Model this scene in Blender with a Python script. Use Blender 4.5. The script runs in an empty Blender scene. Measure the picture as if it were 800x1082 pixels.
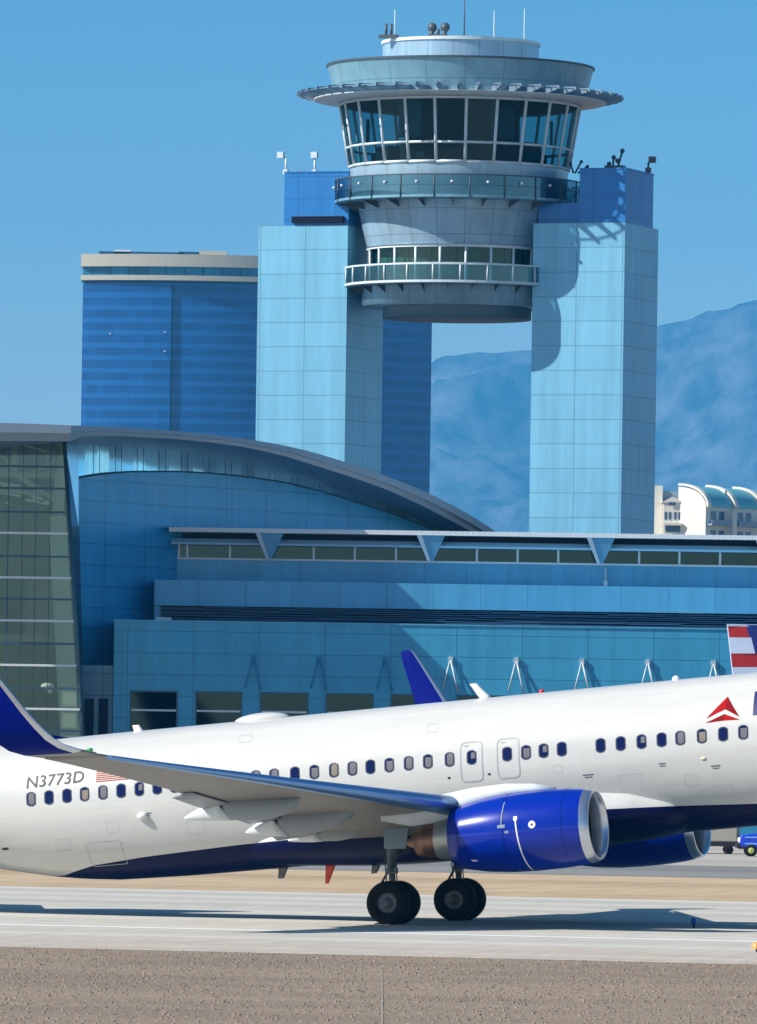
import bpy, bmesh, math, random
from mathutils import Vector, Matrix, noise as mnoise
random.seed(7)
PI = math.pi
col = bpy.context.scene.collection
scene = bpy.context.scene

# ------------------------------------------------------------------ camera model (used to survey the place from the photo)
F, YH, CAMH, ROLL = 8200.0, 780.0, 4.8, .0145
CR, SR = math.cos(ROLL), math.sin(ROLL)
def unroll(x, y):
    return 400 + (x-400)*CR + (y-YH)*SR, YH - (x-400)*SR + (y-YH)*CR
def P(x, y, Y):
    a, b = unroll(x, y)
    return Vector(((a-400)/F*Y, Y, CAMH + (YH-b)/F*Y))

# ------------------------------------------------------------------ materials
def new_mat(name):
    m = bpy.data.materials.new(name); m.use_nodes = True
    nt = m.node_tree
    return m, nt, nt.nodes['Principled BSDF']
def N(nt, kind, **kw):
    n = nt.nodes.new(kind)
    for k, v in kw.items(): setattr(n, k, v)
    return n
def math_node(nt, op, a, b=None):
    n = nt.nodes.new('ShaderNodeMath'); n.operation = op
    for i, v in enumerate((a, b)):
        if v is None: continue
        if isinstance(v, (int, float)): n.inputs[i].default_value = v
        else: nt.links.new(v, n.inputs[i])
    return n.outputs[0]
def mix_col(nt, fac, a, b, mode='MIX'):
    n = nt.nodes.new('ShaderNodeMix'); n.data_type = 'RGBA'; n.blend_type = mode
    for sock, v in ((n.inputs['Factor'], fac), (n.inputs['A'], a), (n.inputs['B'], b)):
        if isinstance(v, (int, float)): sock.default_value = v
        elif isinstance(v, tuple): sock.default_value = (*v, 1) if len(v) == 3 else v
        else: nt.links.new(v, sock)
    return n.outputs['Result']
def mat(name, c, rough=.5, metal=0, var=.12, scale=2.0, stretch=(1,1,1), coat=0, bump=0, spec=None):
    m, nt, b = new_mat(name)
    b.inputs['Roughness'].default_value = rough; b.inputs['Metallic'].default_value = metal
    b.inputs['Coat Weight'].default_value = coat; b.inputs['Coat Roughness'].default_value = .08
    if spec is not None: b.inputs['Specular IOR Level'].default_value = spec
    tc = N(nt, 'ShaderNodeTexCoord'); mp = N(nt, 'ShaderNodeMapping'); mp.inputs['Scale'].default_value = stretch
    nz = N(nt, 'ShaderNodeTexNoise'); nz.inputs['Scale'].default_value = scale; nz.inputs['Detail'].default_value = 6
    nt.links.new(tc.outputs['Object'], mp.inputs[0]); nt.links.new(mp.outputs[0], nz.inputs['Vector'])
    f = math_node(nt, 'MULTIPLY_ADD', nz.outputs['Fac'], 2*var); nt.nodes[-1].inputs[2].default_value = 1-var
    vm = N(nt, 'ShaderNodeVectorMath', operation='SCALE'); vm.inputs[0].default_value = c
    nt.links.new(f, vm.inputs['Scale']); nt.links.new(vm.outputs[0], b.inputs['Base Color'])
    if bump:
        bp = N(nt, 'ShaderNodeBump'); bp.inputs['Strength'].default_value = bump
        nt.links.new(nz.outputs['Fac'], bp.inputs['Height']); nt.links.new(bp.outputs[0], b.inputs['Normal'])
    return m
def panel(name, c, pw, ph, ou=0, ov=0, line=.04, dark=.35, rough=.4, metal=0.0, var=.08, radial=None, axis='X', spec=.5, stain=.12):
    """cladding panels with open joints and a little panel-to-panel colour difference"""
    m, nt, b = new_mat(name)
    b.inputs['Roughness'].default_value = rough; b.inputs['Metallic'].default_value = metal
    b.inputs['Specular IOR Level'].default_value = spec
    tc = N(nt, 'ShaderNodeTexCoord'); sp = N(nt, 'ShaderNodeSeparateXYZ'); nt.links.new(tc.outputs['Object'], sp.inputs[0])
    if radial:
        u = math_node(nt, 'MULTIPLY', math_node(nt, 'ARCTAN2', sp.outputs['Y'], sp.outputs['X']), radial)
    elif axis == 'XY': u = math_node(nt, 'ADD', sp.outputs['X'], sp.outputs['Y'])
    else: u = sp.outputs[axis]
    uu = math_node(nt, 'DIVIDE', math_node(nt, 'SUBTRACT', u, ou), pw)
    vv = math_node(nt, 'DIVIDE', math_node(nt, 'SUBTRACT', sp.outputs['Z'], ov), ph)
    lu = math_node(nt, 'LESS_THAN', math_node(nt, 'FRACT', uu), line/pw)
    lv = math_node(nt, 'LESS_THAN', math_node(nt, 'FRACT', vv), line/ph)
    ln = math_node(nt, 'MAXIMUM', lu, lv)
    cb = N(nt, 'ShaderNodeCombineXYZ')
    nt.links.new(math_node(nt, 'FLOOR', uu), cb.inputs[0]); nt.links.new(math_node(nt, 'FLOOR', vv), cb.inputs[1])
    wn = N(nt, 'ShaderNodeTexWhiteNoise'); nt.links.new(cb.outputs[0], wn.inputs['Vector'])
    nz = N(nt, 'ShaderNodeTexNoise'); nz.inputs['Scale'].default_value = .35; nz.inputs['Detail'].default_value = 5
    nt.links.new(tc.outputs['Object'], nz.inputs['Vector'])
    k = math_node(nt, 'ADD', math_node(nt, 'MULTIPLY', wn.outputs['Value'], var), math_node(nt, 'MULTIPLY', nz.outputs['Fac'], var*2))
    k = math_node(nt, 'ADD', k, 1-1.5*var)
    ms = N(nt, 'ShaderNodeMapping'); ms.inputs['Scale'].default_value = (1.6,1.6,.12); nt.links.new(tc.outputs['Object'], ms.inputs[0])
    n3 = N(nt, 'ShaderNodeTexNoise'); n3.inputs['Scale'].default_value = 1.0; n3.inputs['Detail'].default_value = 6; n3.inputs['Roughness'].default_value=.65; nt.links.new(ms.outputs[0], n3.inputs['Vector'])
    st = N(nt, 'ShaderNodeMapRange'); nt.links.new(n3.outputs['Fac'], st.inputs[0]); st.inputs[1].default_value=.35; st.inputs[2].default_value=.65; st.inputs[3].default_value=1-stain; st.inputs[4].default_value=1+stain*.5
    k = math_node(nt, 'MULTIPLY', k, st.outputs[0])
    # every panel sits at a slightly different angle
    wn2 = N(nt, 'ShaderNodeTexWhiteNoise'); nt.links.new(cb.outputs[0], wn2.inputs['Vector'])
    vsb = N(nt, 'ShaderNodeVectorMath', operation='SUBTRACT'); nt.links.new(wn2.outputs['Color'], vsb.inputs[0]); vsb.inputs[1].default_value=(.5,.5,.5)
    vsc = N(nt, 'ShaderNodeVectorMath', operation='SCALE'); nt.links.new(vsb.outputs[0], vsc.inputs[0]); vsc.inputs['Scale'].default_value=.05
    geo = N(nt, 'ShaderNodeNewGeometry'); vad = N(nt, 'ShaderNodeVectorMath', operation='ADD'); nt.links.new(geo.outputs['Normal'], vad.inputs[0]); nt.links.new(vsc.outputs[0], vad.inputs[1])
    vn = N(nt, 'ShaderNodeVectorMath', operation='NORMALIZE'); nt.links.new(vad.outputs[0], vn.inputs[0]); nt.links.new(vn.outputs[0], b.inputs['Normal'])
    vm = N(nt, 'ShaderNodeVectorMath', operation='SCALE'); vm.inputs[0].default_value = c; nt.links.new(k, vm.inputs['Scale'])
    r = mix_col(nt, ln, vm.outputs[0], tuple(x*dark for x in c))
    nt.links.new(r, b.inputs['Base Color'])
    return m
def glass(name, tint, refl=.25, rough=.03):
    m, nt, b = new_mat(name); nt.nodes.remove(b)
    out = nt.nodes['Material Output']
    t = N(nt, 'ShaderNodeBsdfTransparent'); t.inputs[0].default_value = (*tint, 1)
    g = N(nt, 'ShaderNodeBsdfGlossy'); g.inputs['Roughness'].default_value = rough; g.inputs['Color'].default_value = (.45,.75,.85,1)
    mx = N(nt, 'ShaderNodeMixShader'); mx.inputs[0].default_value = refl
    nt.links.new(t.outputs[0], mx.inputs[1]); nt.links.new(g.outputs[0], mx.inputs[2]); nt.links.new(mx.outputs[0], out.inputs[0])
    return m

M = {}
def air_white():
    m, nt, b = new_mat('airframe white')
    b.inputs['Roughness'].default_value = .32; b.inputs['Coat Weight'].default_value = .35; b.inputs['Coat Roughness'].default_value = .1
    tc = N(nt, 'ShaderNodeTexCoord'); sp = N(nt, 'ShaderNodeSeparateXYZ'); nt.links.new(tc.outputs['Object'], sp.inputs[0])
    # skin joints every few frames, and faint streaks running aft
    l1 = math_node(nt, 'LESS_THAN', math_node(nt, 'FRACT', math_node(nt, 'DIVIDE', math_node(nt, 'ADD', sp.outputs['X'], 40.3), 3.05)), .006)
    nz = N(nt, 'ShaderNodeTexNoise'); nz.inputs['Scale'].default_value = 1.0; nz.inputs['Detail'].default_value = 6
    mp = N(nt, 'ShaderNodeMapping'); mp.inputs['Scale'].default_value = (.25, 2.5, 2.5)
    nt.links.new(tc.outputs['Object'], mp.inputs[0]); nt.links.new(mp.outputs[0], nz.inputs['Vector'])
    c = mix_col(nt, nz.outputs['Fac'], (.50,.495,.46), (.64,.63,.59))
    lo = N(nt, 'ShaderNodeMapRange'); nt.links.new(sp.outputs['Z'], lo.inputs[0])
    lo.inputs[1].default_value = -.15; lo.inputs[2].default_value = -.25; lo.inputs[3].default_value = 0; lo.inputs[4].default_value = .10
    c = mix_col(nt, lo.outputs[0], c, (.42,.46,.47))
    c = mix_col(nt, math_node(nt, 'MULTIPLY', l1, .15), c, (.35,.36,.38))
    zj = math_node(nt,'FRACT',math_node(nt,'DIVIDE',math_node(nt,'ADD',sp.outputs['Z'],5.05),.83))
    l2 = math_node(nt,'LESS_THAN',zj,.016); c = mix_col(nt, math_node(nt,'MULTIPLY',l2,.16), c, (.3,.31,.33))
    l3 = math_node(nt,'LESS_THAN',math_node(nt,'FRACT',math_node(nt,'DIVIDE',math_node(nt,'ADD',sp.outputs['X'],40.1),.515)),.03); c = mix_col(nt, math_node(nt,'MULTIPLY',l3,.05), c, (.3,.31,.33))
    mp2 = N(nt,'ShaderNodeMapping'); mp2.inputs['Scale'].default_value=(1.9,2.6,2.6); nt.links.new(tc.outputs['Object'],mp2.inputs[0])
    nb = N(nt,'ShaderNodeTexNoise'); nb.inputs['Scale'].default_value=1.0; nb.inputs['Detail'].default_value=1; nt.links.new(mp2.outputs[0],nb.inputs['Vector'])
    bp = N(nt,'ShaderNodeBump'); bp.inputs['Strength'].default_value=.35; bp.inputs['Distance'].default_value=.02; nt.links.new(nb.outputs['Fac'],bp.inputs['Height']); nt.links.new(bp.outputs[0],b.inputs['Normal'])
    nt.links.new(c, b.inputs['Base Color']); return m
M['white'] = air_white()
M['navy'] = mat('navy paint', (.0004,.0025,.042), .42, 0, .1, 1.5, coat=.03, spec=.12)
M['cowl'] = mat('cowl blue paint', (.0006,.019,.30), .25, 0, .1, 1.5, coat=.45, spec=.2)
M['wl_blue'] = mat('winglet blue paint', (.0005,.006,.17), .5, 0, .1, 1.5, coat=.0, spec=.04)
M['polish'] = mat('polished aluminium', (.62,.66,.72), .28, .9, .1, 3)
M['slat'] = mat('slat metal', (.20,.36,.62), .3, .75, .1, 3)
M['wing_under'] = mat('wing grey paint', (.21,.195,.18), .5, 0, .14, 1.2, (1,.4,1))
M['canoe'] = mat('fairing grey paint', (.25,.275,.29), .45, 0, .1, 2)
M['canoe_tip'] = mat('fairing pale paint', (.60,.63,.64), .4, 0, .08, 2)
M['dark'] = mat('dark cavity', (.012,.013,.018), .7)
M['pane'] = mat('cabin pane', (.004,.006,.06), .12, 0, .2, 20)
M['shade_grey'] = mat('shade grey', (.12,.12,.135), .6)
M['shade_tan'] = mat('shade tan', (.20,.16,.115), .6)
M['rim'] = mat('window rim', (.05,.055,.09), .5)
M['outline'] = mat('door outline', (.40,.42,.42), .5)
M['black'] = mat('black marking', (.015,.016,.022), .5)
M['letter'] = mat('lettering navy', (.006,.014,.12), .4)
M['red'] = mat('marking red', (.40,.003,.006), .7, spec=.1)
M['red_d'] = mat('marking dark red', (.23,.002,.006), .7, spec=.1)
M['flag_red'] = mat('flag red', (.42,.09,.05), .7, spec=.1)
M['tyre'] = mat('tyre rubber', (.009,.009,.010), .8, 0, .4, 6, spec=.2)
M['hub'] = mat('wheel hub', (.12,.12,.13), .45, .4, .3, 9)
M['strut'] = mat('gear strut', (.09,.11,.12), .45, .3)
M['gdoor'] = mat('gear door paint', (.20,.27,.32), .5)
M['core'] = mat('hot section metal', (.23,.13,.085), .4, .8, .3, 5)
M['core2'] = mat('nozzle ring', (.40,.42,.38), .4, .7, .2, 5)
M['radome'] = mat('antenna white', (.8,.8,.78), .4)
M['ant_grey'] = mat('antenna grey', (.12,.12,.13), .5)
M['orange'] = mat('mast red', (.62,.06,.015), .5)
M['lampglass'] = mat('lens', (.7,.6,.45), .15)
M['beacon'] = mat('beacon red', (.6,.02,.03), .2)

# ------------------------------------------------------------------ mesh builder
class MB:
    def __init__(s, inv=None): s.v=[]; s.f=[]; s.m=[]; s.inv=inv; s.sm=[]
    def quad(s, pts, mi=0, smooth=False):
        n=len(s.v); s.v += [Vector(p) for p in pts]; s.f.append(tuple(range(n,n+len(pts)))); s.m.append(mi); s.sm.append(smooth)
    def box(s, lo, hi, mi=0, mat4=None):
        x0,y0,z0=lo; x1,y1,z1=hi
        c=[Vector(p) for p in ((x0,y0,z0),(x1,y0,z0),(x1,y1,z0),(x0,y1,z0),(x0,y0,z1),(x1,y0,z1),(x1,y1,z1),(x0,y1,z1))]
        if mat4: c=[mat4@p for p in c]
        n=len(s.v); s.v+=c
        for f in ((3,2,1,0),(4,5,6,7),(0,1,5,4),(1,2,6,5),(2,3,7,6),(3,0,4,7)):
            s.f.append(tuple(n+i for i in f)); s.m.append(mi); s.sm.append(False)
    def bar(s, a, b, r, mi=0, n=6, r2=None, smooth=True):
        a=Vector(a); b=Vector(b); d=(b-a).normalized(); r2 = r if r2 is None else r2
        u=d.orthogonal().normalized(); w=d.cross(u)
        rings=[]
        for p,rr in ((a,r),(b,r2)):
            rings.append([p+(u*math.cos(2*PI*i/n)+w*math.sin(2*PI*i/n))*rr for i in range(n)])
        s.loft(rings, mi, True, True, smooth)
    def loft(s, rings, mi=0, closed=True, caps=True, smooth=True, rowmat=None, colmat=None):
        n0=len(s.v); k=len(rings[0])
        for r in rings: s.v += [Vector(p) for p in r]
        for i in range(len(rings)-1):
            for j in range(k if closed else k-1):
                j2=(j+1)%k
                s.f.append((n0+i*k+j, n0+i*k+j2, n0+(i+1)*k+j2, n0+(i+1)*k+j))
                q = mi
                if rowmat: q = rowmat(i)
                if colmat: q = colmat(i,j)
                s.m.append(q); s.sm.append(smooth)
        if caps and closed:
            q0 = rowmat(0) if rowmat else mi; q1 = rowmat(len(rings)-2) if rowmat else mi
            s.f.append(tuple(n0+j for j in reversed(range(k)))); s.m.append(q0); s.sm.append(False)
            b=n0+(len(rings)-1)*k
            s.f.append(tuple(b+j for j in range(k))); s.m.append(q1); s.sm.append(False)
    def lathe(s, prof, mi=0, n=48, origin=(0,0,0), axis='Z', smooth=True, rowmat=None, a0=0, a1=2*PI):
        o=Vector(origin); full = abs(a1-a0-2*PI)<1e-6; rings=[]
        for r,h in prof:
            ring=[]
            for i in range(n if full else n+1):
                t=a0+(a1-a0)*i/n
                if axis=='Z': ring.append(o+Vector((r*math.cos(t), r*math.sin(t), h)))
                elif axis=='X': ring.append(o+Vector((h, r*math.cos(t), r*math.sin(t))))
                else: ring.append(o+Vector((r*math.cos(t), h, r*math.sin(t))))
            rings.append(ring)
        s.loft(rings, mi, full, False, smooth, rowmat)
    def sphere(s, c, r, mi=0, n=10, sc=(1,1,1)):
        c=Vector(c); rings=[]
        for i in range(n//2+1):
            t=PI*i/(n//2); rr=max(math.sin(t),.02)
            rings.append([c+Vector((r*sc[0]*rr*math.cos(2*PI*j/n), r*sc[1]*rr*math.sin(2*PI*j/n), r*sc[2]*math.cos(t))) for j in range(n)])
        s.loft(rings, mi)
    def build(s, name, mats, parent=None, bevel=0, autosmooth=True, fix=True):
        me=bpy.data.meshes.new(name)
        vs=[(s.inv@v if s.inv else v) for v in s.v]
        me.from_pydata([tuple(v) for v in vs], [], s.f)
        if not isinstance(mats,(list,tuple)): mats=[mats]
        for m in mats: me.materials.append(m)
        me.polygons.foreach_set('material_index', s.m)
        me.polygons.foreach_set('use_smooth', s.sm)
        if fix:
            bm=bmesh.new(); bm.from_mesh(me)
            bmesh.ops.remove_doubles(bm, verts=bm.verts, dist=1e-5)
            bmesh.ops.recalc_face_normals(bm, faces=bm.faces); bm.to_mesh(me); bm.free()
        me.update()
        o=bpy.data.objects.new(name, me); col.objects.link(o)
        if parent: o.parent=parent
        if bevel:
            b=o.modifiers.new('bevel','BEVEL'); b.width=bevel; b.segments=2; b.limit_method='ANGLE'
        return o
def thing(name, label, cat, loc=(0,0,0), rot=None, group=None):
    o=bpy.data.objects.new(name,None); col.objects.link(o); o.empty_display_size=.5
    o.matrix_world = Matrix.Translation(loc) @ (rot.to_4x4() if rot else Matrix())
    o['label']=label; o['category']=cat
    if group: o['group']=group
    return o
def structure(o, kind='structure'): o['kind']=kind; return o

# ================================================================== AIRLINER
psi, th = math.radians(18), math.radians(5.9)
fw = Vector((math.cos(psi)*math.cos(th), -math.sin(psi)*math.cos(th), math.sin(th)))
lf = Vector((math.sin(psi), math.cos(psi), 0)); up = fw.cross(lf)
AO = Vector((1.0258, 202.839, 3.73)); ZB = 3.73/math.cos(th)
AR = Matrix((fw, lf, up)).transposed()
air = thing('airliner', 'large white airliner with navy belly and blue engines lifting its nose on the runway', 'airplane', AO, AR)
def loc(x, y, yl):                       # survey: photo point -> aircraft coordinates on the plane y = yl
    d = AR.transposed() @ (P(x,y,1000)-Vector((0,0,CAMH))); o = AR.transposed() @ (Vector((0,0,CAMH))-AO)
    t=(yl-o.y)/d.y; return o+d*t
def interp(tab, s):
    if s<=tab[0][0]: return tab[0][1:]
    for a,b in zip(tab,tab[1:]):
        if s<=b[0]:
            t=(s-a[0])/(b[0]-a[0]); t2=t
            return tuple(p+(q-p)*t2 for p,q in zip(a[1:],b[1:]))
    return tab[-1][1:]
FUS=[(-19.6,1.35,1.0,.16),(-18.5,1.52,.62,.42),(-17,1.70,.18,.78),(-15.4,1.82,-.28,1.08),(-14,1.88,-.70,1.34),(-12.8,1.92,-1.06,1.54),(-11.8,1.94,-1.34,1.67),(-10.2,1.95,-1.69,1.79),
     (-9.3,1.955,-1.83,1.835),(-8.4,1.96,-1.92,1.86),(-6.5,1.96,-1.975,1.88),(-4,1.96,-1.99,1.88),(13,1.96,-2.0,1.88),(14.4,1.90,-2.0,1.84),(15.5,1.70,-1.98,1.72),(16.5,1.32,-1.94,1.52),
     (17.4,.85,-1.85,1.24),(18.2,.36,-1.70,.9),(18.8,-.06,-1.45,.58),(19.2,-.4,-1.15,.28),(19.35,-.74,-.80,.03)]
STRIPE=[(-10.4,-1.80),(-9.7,-1.66),(-8.75,-1.50),(-7.25,-1.40),(-4.6,-1.31),(0,-1.27),(5.5,-1.25),(7.5,-1.33),(9.5,-1.45),(14,-1.8),(17,-2.1)]
def fus(s):
    t,b,w=interp(FUS,s); return (t+b)/2,(t-b)/2,w
def ysurf(s,z):
    zc,hz,w=fus(s); return w*math.sqrt(max(0,1-((z-zc)/hz)**2))
def skin(s,z,off=0.006):                 # starboard surface point pushed out by off
    zc,hz,w=fus(s); y=ysurf(s,z); n=Vector((0,y/(w*w),(z-zc)/(hz*hz))).normalized()
    return Vector((s,-(y+n.y*off),z+n.z*off))
mb=MB(); rings=[]
ss=[-19.6+.0+i*.35 for i in range(int(38.6/.35)+1)]+[19.1,19.2,19.28,19.35]
NT,NBY=44,16
for s in ss:
    zc,hz,w=fus(s); zb,=interp(STRIPE,s)
    q=(zb-zc)/hz; t0=math.asin(max(-.985,min(.9,q)))
    ring=[]
    for i in range(NT): 
        t=t0+(PI-2*t0)*i/NT; ring.append((s,-w*math.cos(t),zc+hz*math.sin(t)))
    for i in range(NBY):
        t=PI-t0+(2*t0+PI)*i/NBY; ring.append((s,-w*math.cos(t),zc+hz*math.sin(t)))
    rings.append(ring)
mb.loft(rings, colmat=lambda i,j: 0 if j<NT else 1)
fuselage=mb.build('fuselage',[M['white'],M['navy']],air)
# wing-body fairing
FAIR=[(-5.2,-1.0,-1.80,1.0),(-3.9,-.8,-1.93,1.5),(-2.6,-.60,-2.04,1.82),(-1.4,-.45,-2.14,2.02),(0,-.36,-2.2,2.12),(3,-.34,-2.2,2.14),(5.0,-.42,-2.16,2.10),(6.2,-.6,-2.1,2.0),(7.2,-.95,-1.98,1.66),(7.9,-1.3,-1.7,.7)]
mb=MB(); rings=[]
for k in range(61):
    s=-5.2+13.1*k/60; t,b,w=interp(FAIR,s); zc=(t+b)/2; hz=(t-b)/2; zb,=interp(STRIPE,s)
    q=max(-.9,min(.9,(zb-zc)/hz)); t0=math.asin(q); ring=[]
    for i in range(24):
        a=t0+(PI-2*t0)*i/24; ca=math.cos(a); ring.append((s,-w*math.copysign(abs(ca)**.8,ca),zc+hz*math.sin(a)))
    for i in range(16):
        a=PI-t0+(2*t0+PI)*i/16; ca=math.cos(a); ring.append((s,-w*math.copysign(abs(ca)**.8,ca),zc+hz*math.sin(a)))
    rings.append(ring)
mb.loft(rings,colmat=lambda i,j: 0 if j<24 else 1)
mb.build('wing_body_fairing',[M['white'],M['navy']],air)

# cabin windows
def rrow(z,z0,z1,r,w):                  # half width of a rounded rectangle at height z
    d=min(z-z0,z1-z)
    return w/2 if d>=r else w/2-r+math.sqrt(max(0,r*r-(r-d)**2))
def patch(mb,sc,zc,w,h,r,off,mi=0,za=None,zb=None,slope=0,n=10):
    z0,z1=zc-h/2,zc+h/2; za=z0 if za is None else za; zb=z1 if zb is None else zb; rows=[]
    for i in range(n+1):
        z=za+(zb-za)*i/n; hw=rrow(z,z0,z1,r,w); rows.append([skin(sc-hw,z,off),skin(sc,z,off),skin(sc+hw,z,off)])
    mb.loft(rows,mi,False,False,True)
def rpath(sc,zc,w,h,r,n=6,step=4):
    pts=[]
    for cx,cz,a in ((w/2-r,h/2-r,0),(-w/2+r,h/2-r,PI/2),(-w/2+r,-h/2+r,PI),(w/2-r,-h/2+r,1.5*PI)):
        for i in range(n+1):
            t=a+PI/2*i/n; pts.append((sc+cx+r*math.cos(t),zc+cz+r*math.sin(t)))
    out=[]
    for i,p in enumerate(pts):
        q=pts[(i+1)%len(pts)]; k=max(1,int(math.hypot(q[0]-p[0],q[1]-p[1])/.08))
        for j in range(k): out.append((p[0]+(q[0]-p[0])*j/k,p[1]+(q[1]-p[1])*j/k))
    return out
def outline(mb,sc,zc,w,h,r,t,off=.006,mi=0):
    a=rpath(sc,zc,w,h,r); cx=sc
    def shrink(p): return (sc+(p[0]-sc)*(w-2*t)/w, zc+(p[1]-zc)*(h-2*t)/h)
    b=[shrink(p) for p in a]
    mb.loft([[skin(*p,off) for p in a],[skin(*p,off) for p in b]],mi,True,False,True)
WIN=[(31.5,'g'),(50.75,'n'),(70,'n'),(88.75,'t'),(108.25,'g'),(127.5,'n'),(146.75,'h'),(165.75,'n'),(184.5,'n'),(204,'g'),(223,'n'),(243,'g'),(270,'g'),(289.3,'g'),(311.25,'n'),(331.75,'g'),(352.5,'t'),(372,'g'),(391,'n'),
     (411,'g'),(431.5,'g'),(451.75,'g'),(474.75,'g'),(498,'h'),(535.5,'n'),(555.5,'g'),(574,'h'),(593.25,'n'),(634.25,'n'),(655.5,'n'),(677.5,'h'),(698.75,'n'),(718.5,'g'),(741.25,'t'),(763.75,'n'),(785,'g'),(807,'n'),(829,'g'),(851,'n'),(873,'n'),(895,'g')]
random.seed(3)
for x,k in WIN:
    y=844.5-(x-31.5)*.0949
    p=loc(x,y,-1.86); s=p.x; z=.395 if s>-6 else .375
    mb=MB(); patch(mb,s,z,.265,.375,.09,.008,0); w=mb.build('window',[M['rim']],air)
    mb=MB(); patch(mb,s+.005,z,.215,.325,.075,.013,0); mb.build('pane',[M['pane']],w)
    if k in 'gth':
        lo=z-.155
        mb=MB()
        if k=='h': patch(mb,s+.045,z+.01,.11,.24,.05,.017,0,z-.04,z+.12)
        else: patch(mb,s+.02,z,.17,.31,.07,.017,0,z-.155,z+(.155 if random.random()<.5 else .1))
        mb.build('window_shade',[M['shade_tan' if k=='t' else 'shade_grey']],w)
# overwing exits
for a,b in (((485,784.5),(511,825)),((524,780),(549.5,822))):
    p=loc(*a,-1.86); q=loc(*b,-1.86); sc=(p.x+q.x)/2; zc=(p.z+q.z)/2; 
    mb=MB(); outline(mb,sc,zc,.62,1.06,.14,.035); o=mb.build('emergency_exit',[M['outline']],air)
    mb=MB(); patch(mb,sc-.14,zc+.42,.14,.035,.01,.008); mb.build('exit_handle',[M['outline']],o)
for x,y in ((475.5,822),(518,818)):
    p=loc(x,y,-1.8); mb=MB(); patch(mb,p.x,p.z,.075,.06,.02,.008,n=3); mb.build('static_port',[M['black']],air)
p=loc(111,902,-1.5); mb=MB(); outline(mb,p.x,p.z,1.0,.62,.05,.012); mb.build('cargo_door',[M['outline']],air)
p=loc(2,897,-1.6); mb=MB(); patch(mb,p.x,p.z,.2,.05,.02,.012,n=3); mb.build('drain_port',[M['dark']],air)
p=loc(743.5,801.5,-1.86); mb=MB(); mb.sphere(skin(p.x,p.z,0),.055,0,10,(1.5,.6,.8)); mb.build('inspection_light',[M['lampglass']],air)
p=loc(151,862,-1.83); c=skin(p.x,p.z,.03); mb=MB(); mb.sphere(c,.13,0,14,(1.15,.9,.75)); mb.build('outflow_fairing',[M['radome']],air)

for s_,z_,w_,h_ in ((-7.9,-.55,.34,.3),(-5.6,-.75,.5,.36),(-3.1,-.35,.3,.24),(6.3,-.62,.6,.42),(7.9,-.7,.34,.28),(4.4,-.1,.26,.2),(8.7,-1.05,.5,.3),(-9.4,-.9,.4,.3),(1.0,1.25,.3,.22),(-4.2,1.45,.36,.2)):
    mb=MB(); outline(mb,s_,z_,w_,h_,.04,.006,.004); mb.build('access_panel',[M['outline']],air)
for s_,z_,w_ in ((-6.9,-.28,.28),(-2.0,-.2,.22),(5.2,-.33,.3),(7.2,-.22,.2),(8.6,-.4,.26),(2.05,-.42,.26),(3.0,-.46,.26)):
    mb=MB(); patch(mb,s_,z_,w_,.03,.005,.005,n=2); patch(mb,s_,z_-.06,w_*.7,.025,.005,.005,n=2); mb.build('stencil',[M['shade_grey']],air)

def onto_skin(verts2d, faces, name, m, parent, off=.006, zstep=.1):
    bm=bmesh.new(); vs=[bm.verts.new((a,b,0)) for a,b in verts2d]
    for f in faces:
        try: bm.faces.new([vs[i] for i in f])
        except ValueError: pass
    zs=[b for a,b in verts2d]; z=min(zs)+zstep
    while z<max(zs):
        bmesh.ops.bisect_plane(bm,geom=bm.verts[:]+bm.edges[:]+bm.faces[:],plane_co=(0,z,0),plane_no=(0,1,0)); z+=zstep
    bmesh.ops.delete(bm,geom=[v for v in bm.verts if not v.link_faces],context='VERTS')
    for v in bm.verts: v.co=skin(v.co.x,v.co.y,off)
    me=bpy.data.meshes.new(name); bm.to_mesh(me); bm.free()
    ms=m if isinstance(m,list) else [m]
    for q in ms: me.materials.append(q)
    o=bpy.data.objects.new(name,me); col.objects.link(o); o.parent=parent; return o
def text_skin(txt,name,s0,z0,s1,h,shear,m,parent,slope=0,bold=0):
    cu=bpy.data.curves.new(name,'FONT'); cu.body=txt; cu.size=1; cu.resolution_u=4; cu.offset=bold; cu.space_character=1.04
    t=bpy.data.objects.new(name+'_tmp',cu); col.objects.link(t)
    dg=bpy.context.evaluated_depsgraph_get(); dg.update(); me=bpy.data.meshes.new_from_object(t.evaluated_get(dg))
    bpy.data.objects.remove(t); 
    x0=min(v.co.x for v in me.vertices); x1=max(v.co.x for v in me.vertices); y0=min(v.co.y for v in me.vertices); y1=max(v.co.y for v in me.vertices)
    v2=[]
    for v in me.vertices:
        a=(v.co.x-x0)/(x1-x0); b=(v.co.y-y0)/(y1-y0)
        v2.append((s0+(s1-s0)*a+b*h*shear, z0+b*h+slope*a))
    fs=[tuple(p.vertices) for p in me.polygons]; bpy.data.meshes.remove(me)
    return onto_skin(v2,fs,name,m,parent)
text_skin('N3773D','registration_lettering',-10.24,.66,-8.62,.31,.07,M['black'],air,.03,.012)
text_skin('DELTA','airline_lettering',9.66,.80,14.6,.62,.0,M['letter'],air,0,.02)
# flag aft of the wing
p=loc(100,826,-1.86)
v=[];f=[]
def rect2(a,b,c,d): 
    n=len(v); v.extend([(a,b),(c,b),(c,d),(a,d)]); f.append((n,n+1,n+2,n+3))
S0,Z0,FW,FH=-8.27,.66,1.05,.33
for k in range(7):
    rect2(S0,Z0+FH*(2*k)/13,S0+(FW if k<3.5 else FW*.6),Z0+FH*(2*k+1)/13)
fl=onto_skin(v,f,'flag_stripes',M['flag_red'],air)
v=[];f=[]; rect2(S0+FW*.6,Z0+FH*7/13,S0+FW,Z0+FH); onto_skin(v,f,'flag_canton',M['letter'],fl)
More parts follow.
